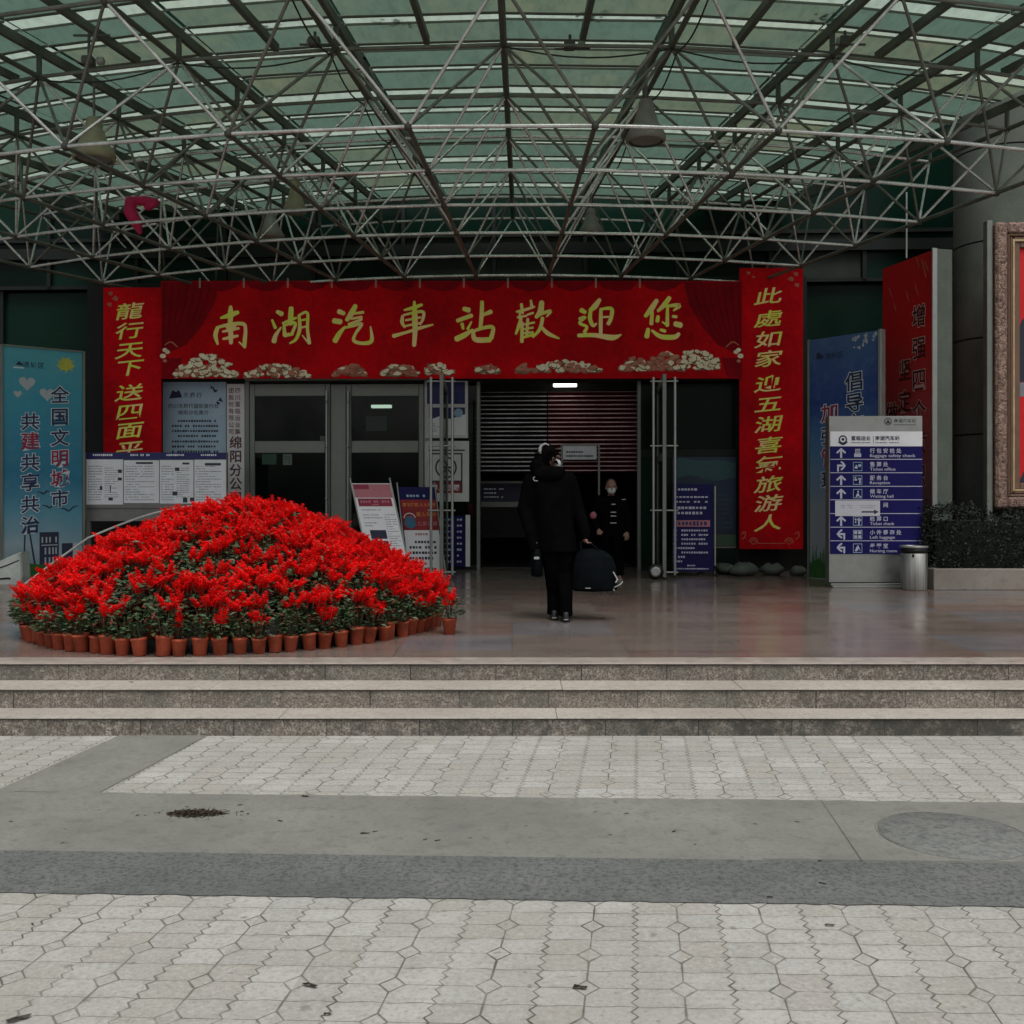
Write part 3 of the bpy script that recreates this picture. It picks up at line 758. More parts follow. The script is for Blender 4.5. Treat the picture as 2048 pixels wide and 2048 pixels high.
# ------------------------------------------------------------------ banners and boards
M_RED = simple('banner_red', (.54, .004, .009), .8, 0, .08, .5, 1.0)
def folds(mat, st=.9, dist=.06):
    m = Mat.__new__(Mat); m.mat = mat; m.T = mat.node_tree; m.p = m.T.nodes['Principled BSDF']; m._co = {}
    src, (x, y, z) = m.xyz('World'); m.bump(m.noise(1.0, 3, .5, vec=m.vec(x * 2.6, y * 2.6, z * .9), dist=.8), st, dist)
folds(M_RED)
M_REDD = simple('banner_dark_red', (.24, .004, .010), .8, 0, .08, .5, 2.0)
def mat_gold():
    m = Mat('gold_lettering'); n = m.noise(3.2, 3, .5); g = m.noise(20, 3, .5)
    m.base(m.mix((n * .8 + g * .2).ramp(.42, .6), (.76, .80, .10), (.95, .70, .32))); m.set(.5, 0, .3); return m.mat
M_GOLD = mat_gold()
M_CREAM = simple('cream_petal', (.95, .87, .66), .6, 0, .2, .35, 7, c2=(.62, .50, .34))
M_PEACH = simple('peach_petal', (.55, .24, .15), .6, 0, .3, .4, 7, c2=(.34, .07, .05))
M_PETLINE = simple('petal_shade', (.16, .09, .05), .6)
M_ORN = simple('banner_ornament', (.42, .11, .06), .6)
M_FOLD = simple('curtain_fold', (.15, .003, .007), .8, 0, .08)
M_GREYRED = simple('banner_loop', (.35, .20, .19), .6)

# wide banner over the doors
t, mp = fthing('welcome_banner', 'wide red welcome banner with eight gold characters over the entrance', 'banner', 905, 757, -.42)
bd = Board(mp)
bd.slab('cloth', M_RED, 322, 562, 1486, 757, .03)
for sx in (1, -1):                                    # printed stage curtains at both ends
    X = (lambda x: x) if sx == 1 else (lambda x: 1807 - x)
    bd.poly('print', M_REDD, [(X(323), 563), (X(440), 563), (X(428), 610), (X(402), 655), (X(372), 690), (X(323), 712)][::sx], 1)
    bd.poly('print', M_REDD, [(X(323), 716), (X(365), 716), (X(352), 756), (X(323), 756)][::sx], 1)
    for i in range(7): bd.stroke('print', M_FOLD, [(X(330 + i * 15), 566, 2.5), (X(328 + i * 13), 620, 3), (X(326 + i * 7), 690, 1.5)], 2)
    for (x, y, r) in ((318 + 12, 700, 5), (326, 712, 6), (335, 704, 5), (330, 722, 4)): bd.oval('print', M_CREAM if r > 4 else M_PEACH, X(x), y, r, r * .8, 3)
    bd.stroke('print', M_ORN, [(X(330), 690, 2), (X(342), 684, 3), (X(355), 694, 2)], 3)
for i in range(11):                                   # swags along the top
    x = 400 + i * 88; bd.poly('swag', M_REDD, [(x, 563), (x + 86, 563), (x + 70, 576 + 3 * (i % 2)), (x + 43, 583), (x + 14, 576)], 1.5)
    bd.rect('loop', M_GREYRED, x - 2, 556, x + 1.5, 576, 2.5)
peony = random.Random(5)
def peonies(x0, x1, h, mats, seed, base=756):
    r = random.Random(seed); k = 0
    n = int((x1 - x0) * .55)
    for i in range(n):
        x = r.uniform(x0 + 3, x1 - 3); e = 1 - abs((x - (x0 + x1) / 2) / ((x1 - x0) / 2)) ** 2.2; y = base - 3 - r.random() * h * max(.15, e)
        rx, ry = r.uniform(5, 10), r.uniform(3, 5.5); ry = min(ry, (base - y) - .3) if base - y < 6 else ry
        L = 1.6 + i * .05
        bd.oval('peony_print', M_PETLINE, x, min(y + 1.2, base - ry - .1), rx + 1.1, ry + .6, L, 9, r.uniform(-.5, .5), .08, i)
        bd.oval('peony_print', r.choice(mats), x, min(y, base - ry - .6), rx, ry, L + .025, 9, r.uniform(-.5, .5), .10, i)
peonies(348, 476, 44, [M_CREAM, M_CREAM, M_CREAM, M_PEACH], 1); peonies(490, 620, 24, [M_CREAM, M_CREAM, M_PEACH], 2)
peonies(668, 732, 22, [M_PEACH, M_PEACH, M_CREAM], 3, 754); peonies(762, 835, 20, [M_CREAM, M_PEACH], 4, 753); peonies(850, 905, 20, [M_PEACH, M_CREAM], 5, 750)
peonies(950, 1000, 14, [M_CREAM, M_PEACH], 6, 748); peonies(1030, 1060, 14, [M_PEACH], 7, 747); peonies(1065, 1200, 20, [M_CREAM, M_PEACH, M_CREAM], 8, 746)
peonies(1240, 1300, 24, [M_CREAM, M_PEACH], 9, 743); peonies(1292, 1372, 38, [M_PEACH, M_PEACH, M_CREAM], 10, 742); peonies(1348, 1442, 36, [M_CREAM], 11, 740)
def z1(x, y): return 400 + x * .2588, 580 + y * .2588
def z2(x, y): return 880 + x * .2692, 580 + y * .2692
BR = [
 (z1, .2588, [[(237,128,20),(237,180,36),(234,245,30)],[(162,216,14),(230,196,32),(292,172,26)],[(137,290,24),(120,350,28),(137,418,14)],[(130,292,18),(230,266,22),(332,262,24),(352,305,22),(346,395,26),(346,444,18)],[(346,440,18),(302,402,8)],[(176,322,14),(240,308,20),(300,296,16)],[(180,378,14),(240,366,22),(292,354,16)],[(232,240,28),(238,330,32),(240,410,24)],[(205,280,18),(218,302,14)],[(272,272,20),(254,302,14)]]),
 (z1, .2588, [[(598,168,24),(632,186,32)],[(558,232,14),(582,292,22)],[(572,398,32),(586,350,26),(626,290,12)],[(705,140,30),(702,200,34),(700,262,30)],[(640,258,14),(700,232,20),(745,215,14)],[(650,272,18),(655,350,26)],[(650,276,14),(736,254,20),(715,330,20)],[(655,350,26),(716,340,20)],[(765,195,18),(771,300,24),(742,380,20),(695,412,12)],[(765,196,16),(830,176,18),(831,300,20),(846,412,22)],[(842,412,16),(790,350,7)],[(775,236,13),(826,226,13)],[(775,292,13),(826,282,13)]]),
 (z1, .2588, [[(1074,166,32),(1112,182,26)],[(1036,238,34),(1086,246,34)],[(1044,394,34),(1076,338,30),(1122,284,14)],[(1202,122,28),(1170,182,36),(1136,232,26)],[(1180,184,14),(1262,172,18)],[(1170,222,14),(1250,210,18)],[(1150,266,18),(1250,228,16)],[(1104,296,14),(1180,278,18),(1250,262,22),(1202,338,18),(1190,392,22),(1256,412,22),(1326,392,26),(1318,284,10)]]),
 (z1, .2588, [[(1657,90,16),(1660,200,36),(1662,310,32),(1655,428,26)],[(1580,156,14),(1660,134,24),(1714,114,18)],[(1566,200,18),(1562,250,24),(1582,288,14)],[(1574,194,14),(1716,166,20),(1724,220,20),(1700,266,14)],[(1590,234,14),(1704,212,14)],[(1590,278,14),(1700,256,14)],[(1496,356,26),(1600,326,18),(1700,294,22),(1800,268,10)]]),
 (z2, .2692, [[(178,140,26),(214,150,32)],[(130,228,24),(234,190,26)],[(164,252,22),(172,288,16)],[(234,236,10),(206,290,18)],[(122,364,34),(188,332,32),(242,294,12)],[(312,88,22),(310,180,26),(300,284,22)],[(314,188,18),(378,162,28)],[(246,312,22),(264,368,32),(370,370,32)],[(250,306,18),(330,280,22),(394,280,24),(380,358,28)]]),
 (z2, .2692, [[(570,162,14),(650,142,18),(702,124,12)],[(605,106,18),(612,170,20)],[(675,78,14),(684,132,20)],[(578,204,14),(642,192,14)],[(592,168,12),(596,222,16)],[(650,184,14),(692,170,14)],[(602,214,20),(585,270,22),(564,326,14)],[(610,242,20),(608,384,22)],[(652,216,18),(645,332,18)],[(616,258,12),(700,242,14)],[(616,292,12),(690,280,14)],[(616,322,12),(690,314,14)],[(620,352,16),(700,330,16)],[(756,92,32),(746,160,36),(714,202,22)],[(740,182,20),(822,156,20),(792,198,10)],[(762,208,22),(742,290,22),(690,350,14)],[(750,268,14),(800,322,26),(884,360,10)]]),
 (z2, .2692, [[(1050,150,30),(1078,166,24)],[(1036,214,18),(1080,202,18),(1036,246,18),(1090,272,18),(1074,312,22)],[(1030,338,24),(1150,336,26),(1280,354,34),(1346,332,8)],[(1186,72,22),(1150,122,34),(1114,152,22)],[(1120,152,22),(1114,212,26),(1136,264,22),(1162,250,12)],[(1200,142,14),(1274,140,24),(1270,210,24),(1250,252,24)],[(1196,142,20),(1194,230,24),(1194,320,22)],[(1206,202,12),(1252,200,12)]]),
 (z2, .2692, [[(1610,78,26),(1570,140,34),(1526,194,22)],[(1576,162,20),(1570,252,24)],[(1704,58,26),(1666,110,30),(1620,156,18)],[(1664,122,14),(1778,114,26),(1736,152,12)],[(1690,132,18),(1688,264,24)],[(1688,260,18),(1652,238,10)],[(1620,198,22),(1614,232,24)],[(1730,196,18),(1756,200,18)],[(1546,292,24),(1536,346,32)],[(1576,302,16),(1640,346,28),(1740,350,30),(1774,326,22)],[(1640,296,18),(1672,306,20)],[(1748,252,32),(1788,262,34)]])]
for ci, (zf, k, sts) in enumerate(BR):
    for si, st in enumerate(sts): bd.stroke('lettering', M_GOLD, [(*zf(x, y), wd * k * 1.22) for x, y, wd in st], 2.0 + .12 * si)
bd.flush(t)

# two hanging couplet banners
def couplet(txt, x0, y0, x1, y1, ys, size, label, foot):
    t, mp = fthing('couplet_banner', label, 'banner', (x0 + x1) / 2, y1, -.36, 'vertical red banners beside the entrance'); bd = Board(mp)
    bd.slab('cloth', M_RED, x0, y0, x1, y1, .05)
    cx = (x0 + x1) / 2 - 1
    for i, ch in enumerate(txt): bd.chars('lettering', M_GOLD, ch, cx - 4, ys[i], size, .011, 2.5, rise=.16, sx=1.62, slant=.14)
    for (x, y, r) in ((x0 + 14, y0 + 12, 5), (x0 + 24, y0 + 22, 6), (x0 + 12, y0 + 34, 5), (x1 - 18, y0 + 10, 4), (x1 - 28, y0 + 18, 3)):
        if x < cx or foot: bd.oval('print', M_ORN, x if not foot else x1 - (x - x0), y, r, r * .8, 1.5, 9, .3, .15, r)
    if foot:
        for s_, X in ((1, x0 + 28), (-1, x1 - 28)):
            bd.ring('print', M_ORN, X, y1 - 14, 9, 2, 1.5, 16, 3.14, 6.6); bd.ring('print', M_ORN, X, y1 - 14, 5, 1.5, 1.5, 12)
        bd.rect('print', M_ORN, x0 + 36, y1 - 12, x1 - 36, y1 - 10.5, 1.5)
        for X in (x0 + 8, x1 - 12): bd.stroke('print', M_ORN, [(X - 4, y1 - 30, 2), (X + 3, y1 - 34, 2), (X + 3, y1 - 24, 2), (X - 3, y1 - 20, 2)], 1.5)
    bd.flush(t)
couplet('龍行天下送四面平安', 207, 575, 322, 985, [622, 661, 700, 735, 785, 823, 860, 898, 938], 35, 'left red vertical banner with gold characters, cut off below by the newspaper board', False)
couplet('此處如家迎五湖喜氣旅游人', 1479, 536, 1606, 1098, [592, 637, 678, 717, 767, 808, 848, 890, 928, 968, 1006, 1045], 35, 'right red vertical banner with twelve gold characters reaching down to the rocks', True)

# ---- pale notice on the wall and the company's name board
M_PALEB = simple('pale_blue_poster', (.46, .57, .68), .5, 0, .2, .35, 1.5, c2=(.28, .44, .58))
M_NAVY = simple('navy_print', (.018, .022, .13), .5)
M_INKB = simple('blue_black_print', (.02, .025, .06), .6)
M_WHITE = simple('white_print', (.85, .85, .88), .55, 0, .3, .08)
M_LILAC = simple('pale_lettering', (.50, .50, .62), .5, 0, .3, .05)
t, mp = fthing('notice_poster', 'pale blue wall notice with dark rows of print under the wide banner', 'poster', 388, 910, .06); bd = Board(mp)
bd.slab('sheet', M_PALEB, 326, 764, 452, 912, .02)
bd.poly('print', M_INKB, [(340, 792), (345, 780), (352, 784), (358, 780), (362, 788), (364, 795), (338, 797)], 1)
bd.chars('print', M_INK, '天府行', 372, 790, 11, .01, 1, 13, rise=.1); bd.chars('print', M_INK, '四川天府行国际旅行社', 341, 812, 9.5, .012, 1, 10.2); bd.chars('print', M_INK, '绵阳分社简介', 361, 825, 9.5, .012, 1, 10.4)
for i, y in enumerate((842, 852, 862, 872, 883, 893, 903)): bd.fine('print', M_INK, 356 if i in (0, 3) else 344, y - 3, 437, y + 3, 1, .8, 1, i, 5.2, 0)
for (x, y, s_) in ((424, 775, 4), (430, 781, 5), (441, 800, 5), (436, 806, 4)): bd.oval('print', M_INKB, x, y, s_, s_ * .7, 1, 8, .5, .3, x)
bd.flush(t)
M_BROWNT = simple('maroon_print', (.10, .018, .03), .6)
M_IVORY = simple('ivory_name_board', (.68, .66, .67), .55, 0, .3, .15, 3)
t, mp = fthing('company_name_board', 'tall white name board with dark vertical characters left of the glass doors', 'sign', 470, 1090, .0); bd = Board(mp)
bd.slab('panel', M_IVORY, 453.5, 768, 489, 1090, .04)
bd.chars('lettering', M_BROWNT, '四川富临运业集', 475.5, 781, 11.5, .012, 1, 13.7, True); bd.chars('lettering', M_BROWNT, '团股份有限公司', 462.5, 781, 11.5, .012, 1, 13.7, True)
bd.chars('lettering', M_BROWNT, '绵阳分公司', 471.5, 885, 26, .02, 1, 27.5, True); bd.flush(t)

# ---- newspaper board on legs
a_, z_ = fpt(310, 1040, -1.1)
def gmap(px0, b):
    a0, _ = fpt(px0, 1000, b)
    return thing, fmap(a0, FLOOR, b, b), a0
_, mp, a0 = gmap(311, -1.1)
t = thing('newspaper_board', 'grey framed newspaper display board covered with white pages behind the flower mound', 'notice board', fw(a0, -1.1, FLOOR), -PSI)
bd = Board(mp); M_GREYF = simple('grey_board_frame', (.20, .20, .185), .5, .2)
fy = HOR + (CAM_Z - FLOOR) * F_PX / fw(a0, -1.1, 0)[1]
bd.slab('panel', M_GREYF, 170, 905, 454, 1042, .05)
for x in (172, 444): bd.slab('leg', M_GREYF, x, 1042, x + 8, fy, .05)
for i, (x0, x1) in enumerate(((172, 247), (247, 319), (319, 388), (388, 453))):
    tl = (i * 3) % 4
    bd.rect('page', M_PAPER, x0 + 1, 919 + tl * .6, x1 - 1, 1009 - tl, 1 + .3 * i); bd.rect('page_header', M_NAVY, x0, 905, x1, 918 + tl * .5, 1 + .3 * i)
    bd.fine('print', M_PAPER, x0 + 14, 907, x1 - 18, 913, 1, .7, 2.5, i, 4, 0)
    cols_ = (2, 1, 2, 1)[i]
    for c in range(cols_):
        w_ = (x1 - x0 - 8) / cols_; xx = x0 + 4 + c * w_
        bd.fine('print', M_INK, xx, 930 + 4 * c, xx + w_ - 4, 1002 - 6 * c, 14, .26, 2.5, i * 7 + c, 3.2)
for (x, y, w_, h) in ((236, 939, 8, 7), (236, 955, 8, 6), (200, 972, 5, 8), (220, 972, 2, 13), (217, 995, 9, 6), (350, 935, 9, 7), (365, 925, 14, 4), (345, 983, 10, 8), (366, 995, 9, 10), (380, 995, 8, 8), (272, 924, 34, 4), (410, 926, 32, 5)):
    bd.rect('print', M_INK, x, y, x + w_, y + h, 3)
bd.slab('tray', M_STEELD, 172, 1013, 450, 1016, .10, 20); bd.flush(t)

# ---- posters on the glass beside the opening
t, mp = fthing('blue_white_poster', 'blue and white poster high on the glass left of the open entrance', 'poster', 905, 878, -.03); bd = Board(mp)
bd.slab('sheet', M_IVORY, 850, 762, 936, 876, .006); bd.rect('print', M_NAVY, 854, 764, 930, 808, 1); bd.rect('print', M_NAVY, 859, 815, 930, 838, 1)
bd.poly('print', M_WHITE, [(859, 840), (880, 832), (900, 838), (932, 828), (932, 870), (859, 870)], 2); bd.oval('print', M_PALEB, 917, 826, 9, 9, 3); bd.fine('print', M_INK, 864, 846, 884, 868, 7, .35, 3, 4); bd.flush(t)
M_SIGNRED = simple('sign_red', (.30, .018, .025), .55)
t, mp = fthing('no_smoking_poster', 'white no smoking poster with a red bottom band left of the open entrance', 'poster', 900, 1004, -.03); bd = Board(mp)
bd.slab('sheet', M_IVORY, 850, 882, 938, 1003, .006)
for r_ in ((859, 906, 925, 909), (859, 906, 862, 986), (922, 906, 925, 986)): bd.rect('print', M_INK, r_[0], r_[1], r_[2], r_[3] if r_[3] > r_[1] + 1 else r_[1] + 3, 1)
bd.rect('print', M_INK, 859, 961, 925, 964, 1); bd.rect('print', M_SIGNRED, 862, 964, 922, 986, 1); bd.rect('print', M_INK, 857, 899, 930, 902, 1)
bd.ring('print', M_INK, 892, 935, 22, 3.5, 1); bd.stroke('print', M_INK, [(878, 920, 3.5), (907, 951, 3.5)], 1.2); bd.rect('print', M_INK, 881, 933, 903, 937, 1.1)
bd.chars('print', M_WHITE, '禁止吸烟', 869, 975, 13, .02, 2, 14.5); bd.flush(t)
M_NAVYP = simple('navy_panel', (.012, .012, .085), .5, 0, .12)
t, mp = fthing('navy_timetable', 'navy timetable panel with small white entries low beside the open entrance', 'poster', 890, 1134, -.10); bd = Board(mp)
bd.slab('panel', M_NAVYP, 866, 1032, 931, 1133, .03); bd.slab('panel', M_IVORY, 931.2, 1030, 940, 1133, .03)
for i in range(8):
    y = 1039 + i * 12
    for x in (872, 895, 914): bd.fine('print', M_LILAC if x > 900 else M_PALEB, x, y - 2.5, x + 12, y + 3, 1, .8, 1, i, 5.5, 0)
bd.flush(t)
M_TEALP = simple('teal_poster', (.02, .085, .10), .5, 0, .4, .5, 1.6); M_SEAB = simple('deep_blue_poster', (.012, .03, .07), .5, 0, .4)
M_GREENP = simple('dull_green_panel', (.05, .10, .06), .5)
t, mp = fthing('travel_poster', 'dark teal and blue poster low on the right glass beside the couplet banner', 'poster', 1412, 1100, -.06); bd = Board(mp)
bd.slab('sheet', M_SEAB, 1345, 914, 1472, 1068, .012); bd.poly('print', M_TEALP, [(1346, 926), (1358, 915), (1400, 922), (1440, 919), (1471, 926), (1471, 955), (1430, 962), (1380, 950), (1346, 958)], 1)
bd.fine('print', M_TEALP, 1436, 985, 1468, 1060, 8, .3, 1, 8); bd.rect('print', M_GREENP, 1346, 1068.5, 1472, 1092, 1); bd.rect('print', M_STEELD, 1346, 1093, 1472, 1096, 1); bd.flush(t)

# ---- leaning display boards (X stands)
def stand(name, label, cat, cx, base, h_m, w_m, lean, yaw, W_, H_, roll=0.0):
    p = floor_at(cx, base); t = thing(name, label, cat, p, yaw)
    cl, sl = math.cos(lean), math.sin(lean)
    def mp(px, py, L=0):            # px 0..W_, py 0..H_ (from the top)
        u = (px / W_ - .5) * w_m; v = (1 - py / H_) * h_m + .06; o = -L * .0015
        return (u - roll * (v - h_m / 2), v * sl + o * cl, v * cl - o * sl)
    return t, Board(mp), mp
def poles(t, mp, W_, H_, xs=(0, 1), up=.05):
    mb = MB()
    for fx in xs:
        x0 = fx * W_ + (-2 if fx == 0 else 2); a = Vector(mp(x0, H_ * 1.04, 2)); b_ = Vector(mp(x0, -H_ * up, 2)); mb.tube(a, b_, .011, M_STEEL); mb.blob(b_, .017, M_STEEL)
    mb.build('pole', t); mb = MB()
    top = Vector(mp(W_ / 2, H_ * .2, -4)); mb.tube(top, (0, top.y + .55, .01), .012, M_BLACK); mb.tube((-.25, top.y + .5, .012), (.25, top.y + .5, .012), .012, M_BLACK); mb.build('back_leg', t)
M_PINKH = simple('pink_header', (.46, .17, .20), .55, 0, .3, .2, 3); M_MAROON = simple('maroon_header', (.28, .015, .05), .5)
t, bd, mp = stand('notice_stand', 'leaning white notice stand with pink header and maroon title bar beside the mound', 'notice stand', 764, 1163, 1.34, .54, .12, .10, 100, 260, .22)
bd.slab('panel', M_WHITE, 0, 0, 100, 260, .012); bd.rect('print', M_PINKH, 1, 2, 99, 40, 1); bd.rect('print', M_MAROON, 2, 3, 42, 16, 2); bd.rect('print', M_MAROON, 6, 42, 94, 64, 2)
bd.fine('print', M_PINKH, 12, 46, 88, 56, 1, .8, 3, 1, 7, 0); bd.fine('print', M_PINKH, 40, 57, 62, 62, 1, .8, 3, 2, 5, 0)
for i, y in enumerate((74, 88, 96, 110, 118)): bd.fine('print', M_INKB, 10, y - 2, 62, y + 2, 1, .5, 2, i, 3)
bd.fine('print', M_INKB, 66, 84, 96, 230, 22, .25, 2, 9, 3); 
for i in range(4): bd.rect('print', M_INKB, 10 + 10 * (i == 0), 130 + 30 * i, 62, 154 + 30 * i, 2)
bd.flush(t); poles(t, mp, 100, 260)
M_ORANGE = simple('orange_lettering', (.70, .22, .04), .5); M_POSTRED = simple('poster_red', (.34, .02, .02), .5, 0, .3, .5, 4); M_MASKB = simple('mask_blue', (.05, .15, .26), .6)
t, bd, mp = stand('mask_notice_stand', 'leaning navy and red stand reminding visitors to wear masks', 'notice stand', 843, 1156, 1.27, .54, .10, -.03, 100, 240, .13)
bd.slab('panel', M_NAVYP, -2, -4, 102, 240, .012); bd.rect('print', M_POSTRED, 2, 32, 99, 118, 1); bd.fine('print', M_PALEB, 20, 16, 78, 26, 1, .7, 2, 1, 9, 0)
bd.chars('lettering', M_ORANGE, '疫情防控', 11, 46, 10.5, .03, 2, 11.2); bd.chars('lettering', M_ORANGE, '人人有责', 58, 46, 10.5, .03, 2, 11.2)
bd.chars('lettering', M_ORANGE, '进入车站', 47, 73, 13, .03, 2, 14); bd.chars('lettering', M_PINKH, '佩戴口罩', 49, 99, 12.5, .03, 2, 13.5)
bd.oval('print', M_MASKB, 22, 96, 16, 18, 2, 14, 0, .05); bd.ring('print', M_WHITE, 22, 86, 17, 2, 2.5, 12, 3.3, 6.1)
bd.rect('print', M_WHITE, 2, 118, 98, 238, 1.5); bd.fine('print', M_PINKH, 32, 124, 72, 134, 1, .8, 2.5, 4, 7, 0)
for i, (x0, x1) in enumerate(((28, 90), (12, 92), (10, 86), (8, 86), (48, 58), (46, 86))): bd.fine('print', M_INKB if i < 5 else M_MAROON, x0, 146 + i * 15, x1, 156 + i * 15, 1, .8, 2.5, i, 8.5, 0)
bd.flush(t); poles(t, mp, 100, 240, (0, 1), .06)
t, bd, mp = stand('blue_notice_stand', 'upright blue notice stand with white rows of print right of the entrance', 'notice stand', 1386, 1151, 1.33, .62, .03, -.05, 100, 218)
bd.slab('panel', M_NAVYP, 0, 0, 100, 218, .02); bd.fine('print', M_LILAC, 14, 8, 66, 18, 1, .6, 1, 0, 8, 0)
for i, y in enumerate((32, 44, 59, 72)): bd.fine('print', M_LILAC, 8 if i < 2 else 4, y - 4, 92, y + 4, 1, .55 if i < 2 else .9, 1, i, 9, 0)
bd.rect('print', M_PINKH, 3, 90, 92, 106, 1); bd.fine('print', M_NAVY, 5, 91, 90, 105, 1, .8, 2, 7, 9, 0)
for i in range(8): bd.fine('print', M_LILAC, 2, 112 + i * 11, 12, 119 + i * 11, 1, .7, 1, i, 5, 0) if i not in (4, 6, 7) else None; bd.fine('print', M_LILAC, 22 if i not in (4, 6, 7) else 2, 112 + i * 11, (92, 88, 86, 90, 60, 88, 34, 30)[i], 119 + i * 11, 1, .75, 1, 20 + i, 6, 0)
bd.fine('print', M_LILAC, 36, 200, 58, 206, 1, .7, 1, 3, 5, 0); bd.fine('print', M_LILAC, 10, 208, 92, 214, 1, .6, 1, 4, 5, 0); bd.flush(t)
mb = MB(); mb.box(.322, .345, -.01, .03, .02, 1.36, M_STEEL, .004); mb.build('pole', t)
mb = MB(); mb.tube((.333, 0, .14), (.313, -.30, .012), .014, M_BLACK); mb.tube((.333, 0, .14), (.45, .2, .012), .014, M_BLACK); mb.tube((.333, 0, .14), (.10, .25, .012), .014, M_BLACK); mb.tube((-.25, .03, .07), (-.25, .2, .012), .012, M_BLACK); mb.build('foot', t)

# ---- big angled boards at both sides
def angled(name, label, cat, A, Bp, ztop, W_, H_, depth, mats, group=None):
    """a standing light box whose face runs from floor point A (photo left) to B"""
    A, Bp = Vector(A), Vector(Bp); d = Bp - A; ln = d.length; yaw = math.atan2(d.y, d.x)
    t = thing(name, label, cat, (A.x, A.y, FLOOR), yaw, group); h = ztop - FLOOR
    def mp(px, py, L=0): return (px / W_ * ln, -L * .0015, (1 - py / H_) * h)
    bd = Board(mp); return t, bd, mp, ln, h
def grad(name, stops, rough=.45):
    """a printed picture whose colours run from bottom to top of the sheet"""
    m = Mat(name); g = m.new('ShaderNodeTexCoord'); sp = m.new('ShaderNodeSeparateXYZ'); m.link(g.outputs['Generated'], sp.inputs[0])
    z = S(m.T, sp.outputs[2]); n = m.noise(1.6, 4, .6); n2 = m.noise(7, 3, .6)
    cr = m.new('ShaderNodeValToRGB'); e = cr.color_ramp.elements
    while len(e) < len(stops): e.new(.5)
    for k, (p, c) in zip(e, stops): k.position = p; k.color = (*c, 1)
    m.link(z + (n - .5) * .22, cr.inputs[0]); c = m.mix(n2.ramp(.5, .75, 0, .2), cr.outputs[0], (.16, .26, .30) if name.startswith('blue') else (.10, .02, .03))
    m.base(c); m.set(rough, 0, .4); return m.mat
M_BLUEL = grad('blue_sky_print', [(0, (.14, .23, .26)), (.12, (.28, .37, .42)), (.28, (.09, .28, .38)), (.45, (.016, .17, .29)), (.75, (.03, .26, .37)), (1, (.07, .34, .41))])
M_BLUER = grad('blue_dusk_print', [(0, (.26, .27, .29)), (.3, (.22, .25, .29)), (.5, (.07, .17, .34)), (.75, (.014, .045, .21)), (1, (.05, .11, .25))])
M_REDG = grad('red_dusk_print', [(0, (.05, .07, .10)), (.15, (.10, .10, .13)), (.35, (.26, .10, .11)), (.55, (.38, .04, .045)), (.8, (.46, .006, .010)), (1, (.40, .006, .010))])
M_CLOUD = simple('printed_cloud', (.38, .43, .46), .5, 0, .4, .15); M_SUN = simple('printed_sun', (.45, .46, .06), .5); M_GRASS = simple('printed_grass', (.02, .10, .012), .5, 0, .4, .5, 9)
M_HALO = simple('letter_outline', (.58, .66, .70), .5); M_LRED = simple('letter_red', (.30, .012, .05), .5); M_LBLUE = simple('letter_dark_blue', (.015, .018, .075), .5)
def outlined(bd, txt, x, ys, size, mats, sx=1.0, L=2):
    for i, ch in enumerate(txt):
        bd.chars('lettering', M_HALO, ch, x, ys[i], size * 1.04, .055, L, rise=.08, sx=sx); bd.chars('lettering', mats[i % len(mats)], ch, x, ys[i], size * 1.04, .016, L + 1, rise=.08, sx=sx)
t, bd, mp, ln, h = angled('blue_civic_board', 'tall turquoise board with a yellow sun at the left edge behind the mound', 'display board', (-7.46, 15.0, 0), (-6.60, 15.72, 0), 3.80, 155, 470, .1, None)
bd.slab('panel', M_BLUEL, 0, 0, 155, 470, .06); mb = MB()
for x0, x1 in ((-.03, -.002), (ln + .002, ln + .04)): mb.box(x0, x1, -.03, .08, 0, h + .02, M_STEELD, .004)
mb.box(-.001, ln + .001, -.02, .08, h + .001, h + .025, M_STEELD); mb.build('frame', t)
bd.oval('print', M_SUN, 122, 28, 15, 13, 1, 20, 0, .08); 
for i in range(9): bd.stroke('print', M_SUN, [(122 + 14 * math.cos(i * .7), 28 + 12 * math.sin(i * .7), 3), (122 + 21 * math.cos(i * .7 + .2), 28 + 18 * math.sin(i * .7 + .2), 1)], 1.2)
def heart(bd, x, y, s_, L=1.5): bd.poly('print', M_CLOUD, [(x + s_ * (16 * math.sin(k * .314) ** 3) / 16, y - s_ * (13 * math.cos(k * .314) - 5 * math.cos(k * .628) - 2 * math.cos(k * .942) - math.cos(k * 1.256)) / 16) for k in range(20)], L)
heart(bd, 46, 72, 16); heart(bd, 28, 95, 8); heart(bd, 85, 92, 15)
bd.chars('print', M_INKB, '涪城区', 44, 34, 13, .01, 1.5, 14.5); bd.poly('print', M_INKB, [(24, 36), (30, 28), (36, 32), (40, 37)], 1.5); bd.rect('print', M_HALO, 20, 40, 40, 43, 1.5)
outlined(bd, '全国文明城市', 110, [92, 137, 181, 224, 266, 308], 36, [M_LBLUE, M_LBLUE, M_LBLUE, M_LRED, M_LRED, M_LBLUE]); outlined(bd, '共建共享共治', 52, [150, 190, 234, 275, 320, 362], 36, [M_LBLUE, M_LRED, M_LBLUE, M_LBLUE, M_LBLUE, M_LBLUE])
for (x, y, s_) in ((78, 296, 12), (90, 324, 16), (128, 330, 20)): bd.stroke('print', M_INKB, [(x - s_, y - 2, 1), (x - s_ * .4, y, 3), (x, y + s_ * .22, 3), (x + s_ * .5, y - s_ * .2, 3), (x + s_, y - s_ * .3, 1)], 1.5)
bd.rect('print', M_INKB, 70, 378, 108, 450, 1.5); bd.rect('print', M_INKB, 114, 402, 136, 450, 1.5); bd.rect('print', M_CLOUD, 136, 402, 146, 450, 1.5)
